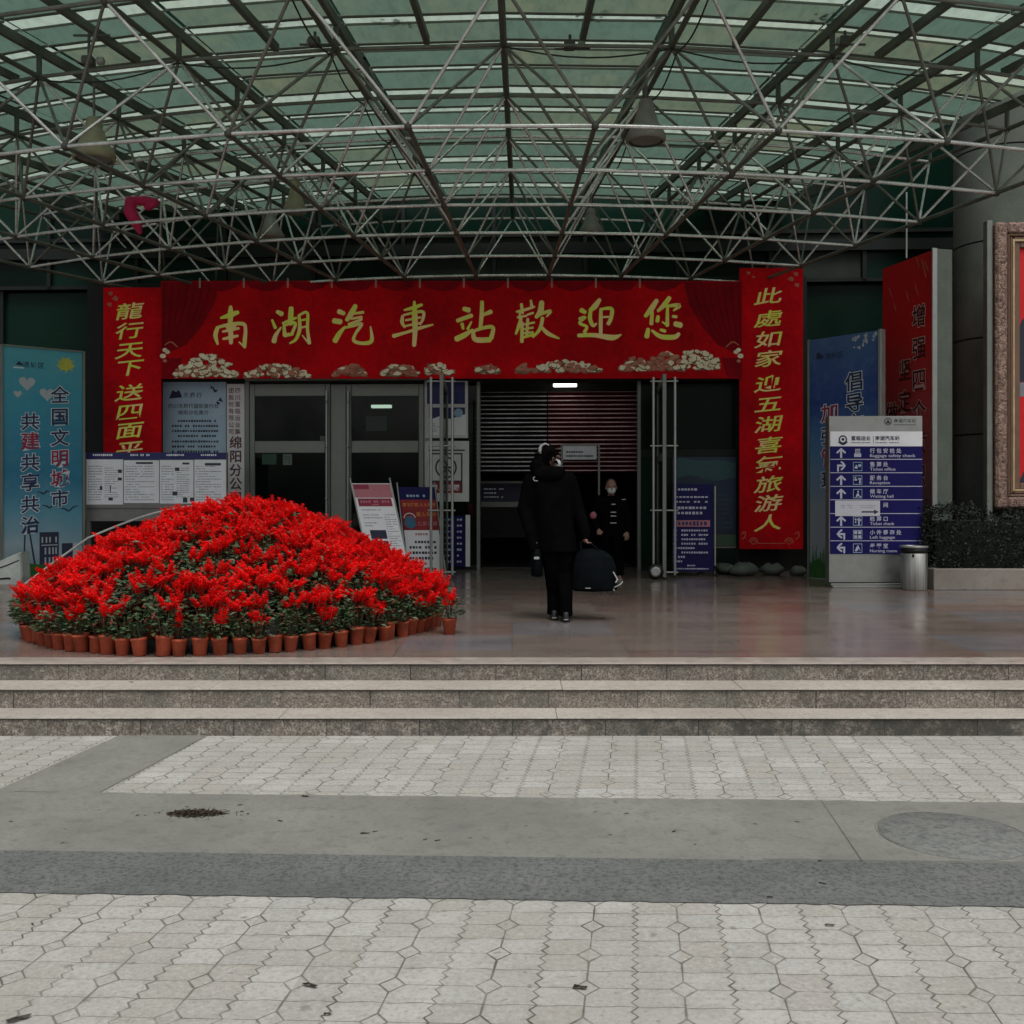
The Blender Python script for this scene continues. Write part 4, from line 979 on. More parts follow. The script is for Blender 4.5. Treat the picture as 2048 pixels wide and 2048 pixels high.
for x in (74, 82, 89, 101): bd.rect('print', M_CLOUD, x, 388, x + 3, 400, 2)
for x in (80, 88, 95, 101): bd.rect('print', M_CLOUD, x, 410, x + 3, 424, 2); bd.rect('print', M_CLOUD, x, 430, x + 3, 446, 2)
bd.rect('print', M_CLOUD, 74, 404, 106, 406, 2); bd.stroke('print', M_INKB, [(42, 372, 3), (40, 450, 3)], 1.5); bd.stroke('print', M_INKB, [(50, 372, 3), (62, 450, 4)], 1.5)
bd.poly('print', M_GRASS, [(0, 469), (0, 452), (40, 440), (80, 446), (120, 436), (155, 442), (155, 469)], 2.2); bd.flush(t)
t, bd, mp, ln, h = angled('blue_civic_board', 'tall dark blue board with white edged characters between the couplet banner and the red board', 'display board', (4.40, 15.12, 0), (5.09, 14.20, 0), 3.90, 140, 470, .1, None)
bd.slab('panel', M_BLUER, 0, 0, 140, 470, .06); mb = MB()
mb.box(ln + .002, ln + .05, -.03, .08, 0, h + .01, M_STEEL, .004); mb.box(-.03, -.002, -.03, .08, 0, h + .01, M_STEELD, .004); mb.build('frame', t)
bd.poly('print', M_INKB, [(14, 30), (18, 26), (28, 34), (28, 40), (14, 40)], 1.5); bd.chars('print', M_INKB, '涪城区', 38, 36, 13, .012, 1.5, 13)
r5 = random.Random(9)
for i in range(16): bd.oval('print', M_CLOUD, r5.uniform(88, 134), r5.uniform(4, 18) + (14 if i % 5 == 0 else 0), r5.uniform(2, 4.5), r5.uniform(2, 4), 1.5, 8, r5.random() * 3, .25, i)
outlined(bd, '倡导文明', 92, [90, 130, 170, 210], 36, [M_LBLUE]); outlined(bd, '加强管理', 42, [146, 190, 232, 276], 36, [M_LRED, M_LBLUE])
bd.poly('print', M_GRASS, [(0, 469), (0, 440), (20, 430), (34, 446), (60, 436), (90, 448), (140, 440), (140, 469)], 1.5)
for i in range(14): x = 4 + i * 3.4; bd.stroke('print', M_GRASS, [(x, 445, 3), (x + r5.uniform(-3, 3), 425 - r5.uniform(0, 22), 1)], 1.8 + i * .05)
bd.flush(t)
M_LBLACKR = simple('letter_dark', (.045, .008, .012), .5); M_LPINK = simple('letter_outline_pink', (.60, .36, .34), .5)
t, bd, mp, ln, h = angled('red_slogan_board', 'tallest board, dark red fading to grey with a white front edge behind the direction sign', 'display board', (5.52, 15.25, 0), (5.79, 14.02, 0), 4.98, 240, 700, .25, None)
bd.slab('panel', M_REDG, 0, 0, 240, 700, .26, 0)
mb = MB(); mb.box(ln + .002, ln + .028, -.055, .02, 0, h + .01, M_STEEL, .004); mb.build('edge', t)
mb = MB(); mb.box(ln + .001, ln + .024, .0205, .25, 0, h, M_CLAD); mb.build('side_panel', t)
def slog(txt, x, y0, st, sz):
    for i, ch in enumerate(txt): bd.chars('lettering', M_LPINK, ch, x, y0 + i * st, sz, .05, 2, sx=1.25); bd.chars('lettering', M_LBLACKR, ch, x, y0 + i * st, sz, .012, 3, sx=1.25)
slog('增强四个意识', 172, 130, 68, 50); slog('坚定四个自信', 108, 240, 68, 50); slog('做到两个维护', 46, 330, 68, 50)
for (x, y) in ((190, 24), (196, 40), (160, 70), (165, 14), (205, 30), (40, 60), (120, 80), (60, 95)): bd.stroke('print', M_ORN, [(x - 6, y - 12, 2), (x, y, 5), (x + 8, y + 14, 2)], 1.5)
bd.flush(t)
# its rod hangs from the frame
# ------------------------------------------------------------------ direction sign
p = floor_at(1751, 1175); s_ = F_PX / p.y
t = thing('direction_sign', 'steel station direction sign with white arrows on navy rows beside the litter bin', 'sign', p)
def mp(px, py, L=0): return ((px - 1751) / s_, -L * .0015, (1175 - py) / s_)
bd = Board(mp); M_SIGNBLUE = simple('sign_blue', (.011, .010, .105), .5, 0, .12, .15, 3)
mb = MB(); mb.box(-93 / s_, 94 / s_, .0, .16, 10 / s_, 343 / s_, M_STEEL, .006); mb.build('post_panel', t)
mb = MB(); mb.box(-88 / s_, 88 / s_, -.05, .21, 0, .025, M_STEEL, .004); mb.box(-90 / s_, 90 / s_, -.02, .18, .025, .055, M_STEEL, .004); mb.build('base', t)
bd.slab('header_plate', M_WHITE, 1660, 863, 1844, 892.6, .012, 9)
bd.slab('row_plate', M_SIGNBLUE, 1660, 893, 1844, 1108, .010, 8)
L0 = 9.5
for y in (918.7, 945.5, 972.7, 999.5, 1027, 1054.3, 1081.5): bd.rect('row_line', M_LILAC, 1660, y - .7, 1844, y + .7, L0)
bd.ring('lettering', M_INKB, 1685, 879, 8.5, 2.8, L0 + 1.5); bd.oval('lettering', M_INKB, 1685, 879, 3, 3, L0 + 1.5); bd.stroke('lettering', M_INKB, [(1676, 884, 2), (1685, 889, 3), (1694, 884, 2)], L0 + 1.8)
bd.chars('lettering', M_INKB, '富临运业', 1706, 876.5, 9.5, .02, L0 + 1.5, 9.9); bd.chars('lettering', M_INKB, '南湖汽车站', 1754, 876.5, 9.5, .02, L0 + 1.5, 9.9)
bd.rect('lettering', M_INKB, 1745.3, 872, 1746.2, 887, L0 + 1.5); bd.fine('lettering', M_INKB, 1701, 884, 1740, 887, 1, .6, L0 + 1.5, 2, 3, 0); bd.fine('lettering', M_INKB, 1750, 884, 1798, 887, 1, .6, L0 + 1.5, 3, 3, 0)
bd.ring('lettering', M_INK, 1776, 843, 7.5, 1.6, 2); bd.poly('lettering', M_INK, [(1771, 847), (1776, 838), (1781, 847)], 2); bd.chars('lettering', M_INK, '南湖汽车站', 1792, 841.5, 8.2, .01, 2, 8.9); bd.rect('lettering', M_INK, 1787, 849, 1832, 850.2, 2)
M_SIGNW = M_LILAC
def arrow(kind, x, y):
    k = L0 + 1
    if kind == 'up':
        bd.rect('arrow', M_SIGNW, x - 2, y - 6, x + 2, y + 10, k); bd.stroke('arrow', M_SIGNW, [(x - 8, y - .5, 3.6), (x, y - 8, 3.6)], k + .3, 1, 2); bd.stroke('arrow', M_SIGNW, [(x + 8, y - .5, 3.6), (x, y - 8, 3.6)], k + .6, 1, 2)
    elif kind == 'right':
        bd.rect('arrow', M_SIGNW, x - 8, y - 2, x - 4.4, y + 10, k); bd.rect('arrow', M_SIGNW, x - 8, y - 4, x + 6, y, k + .3); bd.stroke('arrow', M_SIGNW, [(x + .5, y - 9, 3.6), (x + 7.5, y - 2, 3.6), (x + .5, y + 6, 3.6)], k + .6, 1, 2)
    else:
        bd.rect('arrow', M_SIGNW, x + 4.4, y - 2, x + 8, y + 10, k); bd.rect('arrow', M_SIGNW, x - 6, y - 3, x + 8, y + 1, k + .3); bd.stroke('arrow', M_SIGNW, [(x + 1, y - 9, 3.6), (x - 7.5, y - 1, 3.6), (x + 1, y + 6, 3.6)], k + .6, 1, 2)
def picto(i, x, y):
    k = L0 + 1
    if i: 
        for r_ in ((x - 9, y - 9, x + 9, y - 8), (x - 9, y + 8, x + 9, y + 9), (x - 9, y - 8, x - 8.2, y + 8), (x + 8.2, y - 8, x + 9, y + 8)): bd.rect('pictogram', M_PALEB, *r_, k)
    R_ = lambda *a: bd.rect('pictogram', M_SIGNW, x + a[0], y + a[1], x + a[2], y + a[3], k + .3)
    if i == 0: R_(-5, -8, 5, -6.4); R_(-5, -5, 5, -3.4); R_(-5, -2, 5, -.4); R_(-7, 1, 7, 8); R_(-5, -6.4, -4, 1); R_(4, -6.4, 5, 1)
    if i == 1: R_(-6, 0, 0, 4); R_(-4, -3, -1, -.5); bd.oval('pictogram', M_PALEB, x + 4, y - 2, 3, 3, k + .4)
    if i == 2: R_(-6, -6, -3, -3); R_(-7, -2, -1, 1); R_(1, -4, 7, -1); R_(3, 0, 6, 7)
    if i == 3: bd.oval('pictogram', M_SIGNW, x + 1, y - 4, 1.8, 2, k + .3); bd.poly('pictogram', M_SIGNW, [(x + 1, y - 2), (x + 4, y + 4), (x - 4, y + 7), (x - 2, y + 1)], k + .5); R_(3, 5, 7, 7)
    if i == 5: R_(-6, -5, -3, -2); R_(-5, -1, -3, 4); R_(1, -6, 4, 8); R_(-2, -4, .5, -1.5); R_(4.5, -4, 7, 0)
    if i == 6: R_(-7, -7, -1, -1); R_(1, -7, 7, -1); R_(-7, 1.5, -1, 7); R_(1, 1.5, 7, 7)
    if i == 7: bd.poly('pictogram', M_SIGNW, [(x - 6, y + 6), (x - 2, y - 3), (x + 1, y - 6), (x + 3, y - 2), (x + 6, y + 6), (x + 2, y + 1), (x - 1, y + 6)], k + .3)
rowsd = [('up', '行包安检处', 'Baggage safety check', 91), ('right', '售票处', 'Ticket office', 51), ('up', '服务台', 'Reception', 40), ('up', '候车厅', 'Waiting hall', 47), (None, '  间', None, 0), ('up', '检票口', 'Ticket check', 49), ('left', '小件寄存处', 'Left luggage', 50), ('left', '母婴室', 'Nursing room', 54)]
for i, (a_, cn, en, wd) in enumerate(rowsd):
    y = 906 + i * 27.1 + (0 if i < 5 else .5)
    if a_: arrow(a_, 1681.5, y)
    if i != 4: picto(i, 1714.5, y)
    bd.chars('lettering', M_SIGNW, cn, 1744, y - 4.5, 10.3, .02, L0 + 1, 13.2)
    if en: bd.line('lettering', M_SIGNW, en, 1739, y + 8.0, 8.2, .012, L0 + 1, wd)
bd.flush(t)
bd = Board(mp); tp = thing('taped_paper', 'white paper with a right pointing arrow taped over the direction sign', 'paper', (p.x + (1714 - 1751) / s_, p.y - .019, FLOOR + (1032 - 0) / s_ * 0 + (1175 - 1032) / s_))
def mp2(px, py, L=0): return ((px - 1714) / s_, -L * .0015, (1032 - py) / s_)
bd = Board(mp2); M_PAPW = simple('bright_paper', (.60, .60, .66), .6, 0, .3, .06)
bd.slab('sheet', M_PAPW, 1669.5, 1001, 1759, 1032, .0012); M_FAINT = simple('faint_print', (.36, .37, .40), .6)
for (x0, x1) in ((1680, 1690), (1694, 1704)): bd.fine('print', M_FAINT, x0, 1009, x1, 1017, 2, .7, 1, x0, 3, 0)
bd.fine('print', M_FAINT, 1720, 1009, 1752, 1017, 2, .5, 1, 77, 4, 0)
bd.rect('print', M_INKB, 1722, 1022.3, 1748, 1025.2, 1); bd.poly('print', M_INKB, [(1747, 1019), (1756, 1023.7), (1747, 1028.5)], 1.4); bd.flush(tp)

# ------------------------------------------------------------------ litter bin, planter, hedge
pb = floor_at(1829, 1180); pb.y += .02
t = thing('litter_bin', 'round brushed steel litter bin with a black rim in front of the direction sign', 'litter bin', pb)
def mat_bin():
    m = Mat('streaked_bin_steel'); src, (x, y, z) = m.xyz('World')
    n = m.noise(1.0, 4, .6, vec=m.vec(x * 22, y * 22, z * .6)); m.base(m.mix(n.ramp(.35, .65), (.20, .20, .185), (.42, .42, .39))); m.set(n.ramp(.3, .7, .28, .5), .8, .5); return m.mat
M_BIN = mat_bin()
mb = MB(); mb.lathe([(.15, 0), (.158, .012), (.160, .02), (.165, .47), (.16, .475)], M_BIN, n=32); mb.build('body', t)
mb = MB(); mb.lathe([(.158, .476), (.165, .48), (.168, .535), (.15, .54), (.12, .50), (.02, .49)], M_BLACK, n=32); mb.blob((-.07, -.155, .45), (.016, .02, .02), M_BLACK); mb.build('rim', t)
mb = MB(); mb.lathe([(.16, .541), (.176, .543), (.176, .565), (.168, .572), (.155, .572), (.152, .545)], M_STEEL, n=32); mb.build('lid_ring', t)
M_KERB = mat_slab('planter_granite', (.20, .175, .15), (.27, .245, .215), (.10, .09, .08), 130, .5, .7, .6)
M_SOIL = simple('planter_soil', (.02, .016, .012), .95)
t = thing('granite_planter', 'long low granite planter kerb below the hedge at the right', 'planter', (9.2, 13.5, FLOOR))
mb = MB()
x = -3.77
while x < 4.5: mb.box(x, x + 1.195, -.32, -.17, 0, .27, M_KERB, .006); x += 1.2
mb.box(-3.77, -3.62, -.168, 1.3, 0, .268, M_KERB, .006); mb.build('kerb', t)
mb = MB(); mb.box(-3.618, 4.6, -.168, 1.3, .0, .20, M_SOIL); mb.build('soil', t)
def mat_leaf(name, a, b, rough=.4, tr=.15):
    m = Mat(name); r = m.noise(9, 3, .6); w_ = m.noise(60, 2, .6)
    m.base(m.mix((r * .6 + w_ * .5).ramp(.35, .75), a, b)); m.set(rough, 0, .4); return m.mat
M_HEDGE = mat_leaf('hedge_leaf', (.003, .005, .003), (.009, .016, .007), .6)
M_TWIG = simple('dark_twig', (.018, .014, .010), .8)
def leaf_quad(mb, c, ln, wd, d, up, mat):
    d = d.normalized(); n = d.cross(up); n = n.normalized() if n.length > 1e-4 else d.orthogonal().normalized(); q = n.cross(d) * ln * .12
    mb.add([c, c + d * ln * .5 + n * wd + q, c + d * ln, c + d * ln * .5 - n * wd + q], ((0, 1, 2), (0, 2, 3)), mat)
def rdir(r): 
    while True:
        v = Vector((r.uniform(-1, 1), r.uniform(-1, 1), r.uniform(-1, 1)))
        if .05 < v.length < 1: return v.normalized()
t = thing('clipped_hedge', 'dark evergreen hedge growing in the granite planter at the right edge', 'hedge', (9.2, 13.9, FLOOR + .2))
r = random.Random(21); mb = MB()
for i in range(15000):
    x = r.uniform(-3.75, 3.0) if r.random() < .9 else r.uniform(3, 5); top = .80 + .05 * math.sin(x * 3.1) + .04 * math.sin(x * 7.7 + 1)
    f = r.random()
    if f < .55: c = Vector((x, -.52 + r.gauss(0, .045) + .06 * math.sin(x * 5), r.uniform(-.02, top)))
    elif f < .85: c = Vector((x, r.uniform(-.52, .5), top + r.gauss(0, .035)))
    else: c = Vector((-3.75 + r.gauss(0, .04), r.uniform(-.5, .5), r.uniform(0, top)))
    if r.random() < .05: c.z += r.uniform(0, .07)
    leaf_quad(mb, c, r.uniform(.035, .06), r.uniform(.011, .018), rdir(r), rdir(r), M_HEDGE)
mb.build('foliage', t)
mb = MB()
for i in range(26):
    x = -3.6 + i * .31 + r.uniform(-.05, .05); y = r.uniform(-.3, .3); mb.tube((x, y, -.01), (x + r.uniform(-.1, .1), y, .7), .012, M_TWIG, 6, .005)
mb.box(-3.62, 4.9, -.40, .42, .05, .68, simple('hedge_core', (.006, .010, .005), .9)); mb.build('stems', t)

# ------------------------------------------------------------------ ornate picture frame
t = thing('ornate_picture_frame', 'huge carved brown and gold picture frame around a red picture at the right edge', 'picture frame', (8.0, 14.0, FLOOR))
M_CARVE = Mat('carved_brown_gilt'); 
_n = M_CARVE.noise(13, 4, .7, dist=1.5); _m = M_CARVE.noise(45, 3, .6)
M_CARVE.base(M_CARVE.mix((_n * .7 + _m * .35).ramp(.42, .62), (.055, .022, .016), (.30, .20, .15))); M_CARVE.set(.45, .15, .5); M_CARVE.bump(_n + _m * .5, .9, .03); M_CARVE = M_CARVE.mat
M_GILT = simple('gilt_moulding', (.42, .31, .17), .4, .35, .5, .35, 8); M_DGILT = simple('dark_moulding', (.13, .075, .05), .5)
M_PRED = simple('picture_red', (.50, .006, .008), .5, 0, .3, .15, 1.5); M_PDARK = simple('picture_dark', (.012, .016, .03), .6); M_PGREY = simple('picture_grey', (.16, .17, .20), .6)
sF = F_PX / 14.0; zt_, zb_ = CAM_Z + (HOR - 447) / sF - FLOOR, CAM_Z + (HOR - 1017) / sF - FLOOR
x0 = (1986 - 1024) / sF - 8.0; x1 = x0 + 3.2
def border(name, o, i, y0, y1, mat, bev=.01):
    mb = MB()
    mb.box(x0 + o, x0 + i, y0, y1, zb_ + o, zt_ - o, mat, bev); mb.box(x1 - i, x1 - o, y0, y1, zb_ + o, zt_ - o, mat, bev)
    mb.box(x0 + i + .0005, x1 - i - .0005, y0, y1, zb_ + o, zb_ + i, mat, bev); mb.box(x0 + i + .0005, x1 - i - .0005, y0, y1, zt_ - i, zt_ - o, mat, bev); mb.build(name, t)
k = 1 / sF
border('carved_moulding', 0, 24 * k, -.10, .04, M_CARVE, .03); border('outer_gilt', 24.2 * k, 28 * k, -.085, .03, M_DGILT); border('inner_moulding', 28.2 * k, 36 * k, -.075, .03, M_DGILT, .02); border('gilt_line', 34 * k, 38.5 * k, -.08, -.02, M_GILT, .004); border('slip', 38.7 * k, 50 * k, -.06, .02, M_DGILT)
mb = MB(); mb.box(x0 + 50.2 * k, x1 - 50.2 * k, -.02, .02, zb_ + 50.2 * k, zt_ - 50.2 * k, M_PRED); pic = mb.build('canvas', t)
def mp(px, py, L=0): return ((px - 1024) / sF - 8.0, -.02 - L * .0015, CAM_Z + (HOR - py) / sF - FLOOR)
bd = Board(mp)
bd.poly('painted_shape', M_PDARK, [(2037, 655), (2042, 640), (2060, 628), (2120, 620), (2180, 640), (2190, 700), (2170, 755), (2037, 765)][::-1], 1); bd.poly('painted_shape', M_PGREY, [(2037, 766), (2170, 756), (2165, 800), (2037, 793)][::-1], 1.3)
bd.poly('painted_shape', M_PDARK, [(2037, 962), (2047, 940), (2080, 905), (2240, 900), (2300, 966), (2037, 966)], 1); bd.flush(t)
mb = MB(); mb.box(x0 - .09, x0 - .012, -.02, .10, -.0 , zt_ + .04, M_STEELD, .006); mb.box(x0 - .011, x1 - .3, .055, .10, .3, .36, M_STEELD); mb.box(x0 + .3, x0 + .38, .05, .13, 0, zb_ - .002, M_STEELD); mb.box(x1 - .4, x1 - .3, .05, .13, 0, zb_ - .002, M_STEELD); mb.build('stand', t)

# ------------------------------------------------------------------ rocks, hose, wrapped block
M_ROCK = simple('grey_green_rock', (.085, .10, .085), .8, 0, .3, .5, 5, bump=.6, bscale=30)
def rock(label, c, sz, seed):
    r = random.Random(seed); mb = MB(); mb.blob((0, 0, sz[2]), sz, M_ROCK, 12, 8)
    ph = [r.uniform(0, 6) for _ in range(6)]
    mb.v = [(x * (1 + .18 * math.sin(z * 9 / sz[2] * .2 + ph[0]) + .12 * math.sin(5 * math.atan2(y, x) + ph[1])), y * (1 + .15 * math.sin(3 * math.atan2(y, x) + ph[2])), z * (1 + .14 * math.sin(4 * math.atan2(y, x) + ph[3]))) for x, y, z in mb.v]
    return tag(mb.build('rock', None, c, r.uniform(0, 3)), label, 'rock', 'rocks below the right couplet banner')
for i, (px, py, sx, sz, lb) in enumerate(((1452, 1149, .20, .08, 'flat grey rock leftmost below the right couplet banner'), (1490, 1153, .22, .10, 'dark rock second from the left below the couplet banner'), (1516, 1138, .24, .15, 'tall pale rock at the back below the couplet banner middle'), (1548, 1152, .20, .09, 'smooth oval rock at the front below the couplet banner'), (1582, 1140, .20, .13, 'large pale rock below the couplet banner at its right corner'), (1600, 1152, .13, .07, 'small dark rock rightmost in the row of rocks'))):
    q = floor_at(px, py); q.y += .1; rock(lb, q, (sx, .17, sz), i + 2)
M_HOSE = simple('pale_hose', (.45, .45, .42), .45)
pts = []
for i in range(25):
    f = i / 24; px = 176 + (470 - 176) * f; py = 1076 - 62 * math.sin(f * math.pi * .62) - 4 * f; Y = 12.9
    pts.append(Vector(((px - 1024) / F_PX * Y, Y, CAM_Z + (HOR - py) / F_PX * Y)))
pts = [Vector((pts[0].x - .9, 12.9, FLOOR + .02)), Vector((pts[0].x - .45, 12.9, FLOOR + .36))] + pts + [Vector((pts[-1].x + .5, 12.9, FLOOR + .9)), Vector((pts[-1].x + .9, 12.9, FLOOR + .02))]
o0 = pts[0]; mb = MB(); mb.path([q - o0 for q in pts], .014, M_HOSE, 8); tag(mb.build('bent_pipe', None, o0), 'thin pale bent pipe arching behind the left of the flower mound', 'pipe')
M_WRAP = simple('dirty_white_sheet', (.46, .50, .46), .6, 0, .3, .35, 6, bump=.5, bscale=18)
q = floor_at(10, 1168); mb = MB()
pr = [(-.6, 0), (.24, 0), (.255, .10), (.235, .445), (.12, .40), (-.10, .30), (-.45, .22), (-.62, .12)]
for i, y in enumerate((-.02, .12, .30)):
    pass
n = len(pr); v = []
for y, sc in ((-.05, .94), (-.02, 1.0), (.20, 1.0), (.24, .93)): v += [(x * sc, y, z * sc) for x, z in pr]
fs = [[i + k * n for i in range(n)][::(1 if k == 0 else -1)] for k in (0, 3)]
for k in range(3): fs += [(k * n + i, (k + 1) * n + i, (k + 1) * n + (i + 1) % n, k * n + (i + 1) % n) for i in range(n)]
t = thing('wrapped_bundle', 'dirty white wrapped bundle on the floor at the left edge', 'bundle', q); mb.add(v, fs, M_WRAP); mb.build('sheet', t)
mb = MB(); mb.path([(-.5, -.058, .10), (-.2, -.056, .17), (.05, -.053, .26), (.22, -.048, .33)], .008, M_BLACK); mb.path([(-.25, -.056, .06), (.08, -.056, .085), (.1, -.056, .075)], .012, M_BLACK); mb.build('cord', t)

# ------------------------------------------------------------------ things hung in the space frame
M_SHADE = simple('lamp_shade_aluminium', (.20, .195, .17), .5, .3, .5, .35, 5); M_SHADEY = simple('yellowed_lamp_shade', (.24, .23, .14), .55, .1, .4, .3, 5)
def lamp(px, py_t, py_b, wpx, Y, mat, label, tilt=0.0):
    k = Y / F_PX; x = (px - 1024) * k; zt = CAM_Z + (HOR - py_t) * k; h = (py_b - py_t) * k; rw = wpx * k / 2
    t = thing('bell_lamp', label, 'lamp', (x, Y, zt - h), 0, 'bell lamps hung in the canopy')
    mb = MB(); mb.lathe([(rw * .40, h * .74), (rw * .46, h * .70), (rw * .62, h * .46), (rw * .86, h * .26), (rw, h * .14), (rw * .98, h * .02), (rw * .86, 0)], mat, n=28, closed=False); mb.lathe([(rw * .8, h * .05), (rw * .82, h * .10), (rw * .3, h * .12)], M_SHADE, n=24); mb.build('shade', t)
    mb = MB(); mb.lathe([(rw * .38, h * .70), (rw * .40, h * .74), (rw * .36, h * .96), (rw * .28, h)], mat, n=20); mb.build('housing', t)
    mb = MB(); mb.tube((0, 0, h), (0, 0, max(h + .05, ZB - (zt - h) if zt < ZB else ZT - (zt - h))), .014, M_WEB); mb.build('hanger', t)
lamp(1292, 200, 284, 80, 10.6, M_SHADE, 'large grey bell lamp hanging right of the centre of the canopy')
lamp(188, 236, 320, 84, 10.9, M_SHADEY, 'yellowed bell lamp hanging high at the left of the canopy')
lamp(590, 360, 427, 46, 13.2, M_SHADEY, 'small cream bell lamp with a rod left of the centre of the canopy')
lamp(1182, 418, 468, 48, 14.2, M_SHADE, 'dim grey bell lamp farthest back right of the canopy centre')
lamp(541, 424, 478, 56, 14.4, M_SHADE, 'dim grey bell lamp farthest back at the left of the canopy')
M_PINK = simple('magenta_cloth', (.42, .012, .07), .6, 0, .3, .3, 6)
k = 13.0 / F_PX; q = Vector(((280 - 1024) * k, 13.0, CAM_Z + (HOR - 393) * k))
mb = MB(); C_ = lambda x, y, d=0.0: Vector(((x - 280) * k, d, -(y - 393) * k))
for (x0, y0, r0, x1, y1, r1) in ((262, 404, 11, 262, 425, 13), (262, 425, 13, 272, 445, 12), (272, 445, 12, 279, 464, 5), (272, 400, 9, 300, 404, 10), (300, 404, 10, 312, 405, 8), (296, 412, 9, 306, 412, 7)): mb.limb(C_(x0, y0, .02 * math.sin(x0)), C_(x1, y1, .02 * math.sin(x1)), r0 * k, r1 * k, M_PINK, 10)
o = link_mesh(fuse(mb, M_PINK, .012, 2), 'magenta_cloth'); o.location = q; tag(o, 'crumpled magenta cloth or burst balloon caught in the canopy at the left', 'cloth')
def camera_thing(px, py, Y, label, flip=1):
    k = Y / F_PX; q = Vector(((px - 1024) * k, Y, CAM_Z + (HOR - py) * k)); t = thing('floodlight', label, 'floodlight', q)
    mb = MB(); mb.box(-.06, .05, -.05, .05, -.045, .04, M_NODE, .01); mb.build('housing', t); mb = MB(); mb.lathe([(.03, 0), (.04, .015), (.036, .06), (.02, .07)], M_STEELD, (flip * .08, 0, 0), 14, 'x'); mb.build('lens', t)
    mb = MB(); mb.tube((0, 0, .05), (0, 0, max(.1, ZT - q.z)), .015, M_NODE); mb.tube((-.15, 0, ZT - q.z - .02), (.2, 0, ZT - q.z - .02), .012, M_NODE); mb.build('bracket', t)
camera_thing(178, 122, 9.9, 'dark floodlight with a glass lens clamped to the frame upper left'); camera_thing(1140, 90, 10.2, 'small dark floodlight clamped to the frame above the centre'); camera_thing(1690, 82, 10.1, 'dark cable box and floodlight on the frame at the upper right', -1); camera_thing(630, 84, 10.1, 'small dark floodlight clamped to the frame left of the centre', -1)
k = 15.4 / F_PX; mb = MB(); q = Vector(((1813 - 1024) * k, 15.4, CAM_Z + (HOR - 516) * k)); mb.tube((0, 0, 0), (0, 0, (516 - 385) * k), .016, M_STEEL); tag(mb.build('hanging_rod', None, q), 'thin pale rod hanging above the tall red slogan board', 'rod')
# dirt on the glass roof: a few leaves and wires
mb = MB(); r = random.Random(31)
for (x, y) in ((1180, 30), (795, 42), (1660, 36), (525, 52), (1345, 34)):
    Y = 4.87 / ((HOR - y) / F_PX); c = Vector(((x - 1024) / F_PX * Y, Y, ZG + .03))
    for i in range(16): leaf_quad(mb, c + Vector((r.gauss(0, .11), r.gauss(0, .05), 0)) - Vector((0, 10, ZG)), .07, .02, Vector((r.uniform(-1, 1), r.uniform(-1, 1), .1)), Vector((0, 0, 1)), M_NODE)
tag(mb.build('roof_leaf_litter', None, (0, 10, ZG)), kind='stuff')
# ------------------------------------------------------------------ flower mound of potted red salvia
def mat_petal():
    m = Mat('red_petal'); n = m.noise(40, 2, .6); r = m.rand()
    m.base(m.mix((n * .7 + r * .35).ramp(.3, .75), (.66, .002, .004), (.98, .006, .008))); m.set(.55, 0, .15)
    T = m.T; tl = m.new('ShaderNodeBsdfTranslucent'); tl.inputs[0].default_value = (.9, .01, .012, 1); mx = m.new('ShaderNodeMixShader'); mx.inputs[0].default_value = .4
    m.link(m.p.outputs[0], mx.inputs[1]); m.link(tl.outputs[0], mx.inputs[2]); m.link(mx.outputs[0], m.out.inputs[0]); return m.mat
M_PETAL = mat_petal(); M_FADED = simple('faded_petal', (.42, .10, .07), .6, 0, .2, .4, 30); M_SLEAF = mat_leaf('salvia_leaf', (.018, .042, .018), (.060, .105, .045), .5); M_RUSSET = simple('russet_calyx', (.14, .035, .022), .6, 0, .2, .5, 30); M_STEM = simple('salvia_stem', (.05, .05, .025), .6)
M_POT = simple('plastic_terracotta', (.42, .085, .04), .6, 0, .3, .55, 9); M_POTSOIL = M_SOIL
def mk_pot():
    mb = MB(); mb.lathe([(.040, 0), (.046, .002), (.058, .112), (.063, .114), (.064, .132), (.058, .133), (.055, .118)], M_POT, n=18, closed=False)
    mb.lathe([(.0565, .115), (.02, .121)], M_POTSOIL, n=14); mb.lathe([(.03, .004), (.036, .0)], M_POT, n=14); return mb.mesh('pot')
def mk_fol(seed, dens):
    r = random.Random(seed); mb = MB()
    for i in range(9):
        a = r.uniform(0, 6.28); d = r.uniform(.01, .07); mb.tube((d * .3 * math.cos(a), d * .3 * math.sin(a), .115), (d * math.cos(a), d * math.sin(a), r.uniform(.20, .29)), .003, M_STEM, 5, caps=False)
    for i in range(dens):
        a = r.uniform(0, 6.28); z = r.uniform(.145, .30); d = (.10 if z < .22 else .085) * math.sqrt(r.random()) + .01
        c = Vector((d * math.cos(a), d * math.sin(a), z)); dr = Vector((math.cos(a + r.uniform(-.9, .9)), math.sin(a + r.uniform(-.9, .9)), r.uniform(-.35, .4)))
        leaf_quad(mb, c, r.uniform(.035, .06), r.uniform(.012, .019), dr, Vector((r.uniform(-.4, .4), r.uniform(-.4, .4), 1)), M_SLEAF if r.random() > .10 else M_RUSSET)
    return mb.mesh('foliage')
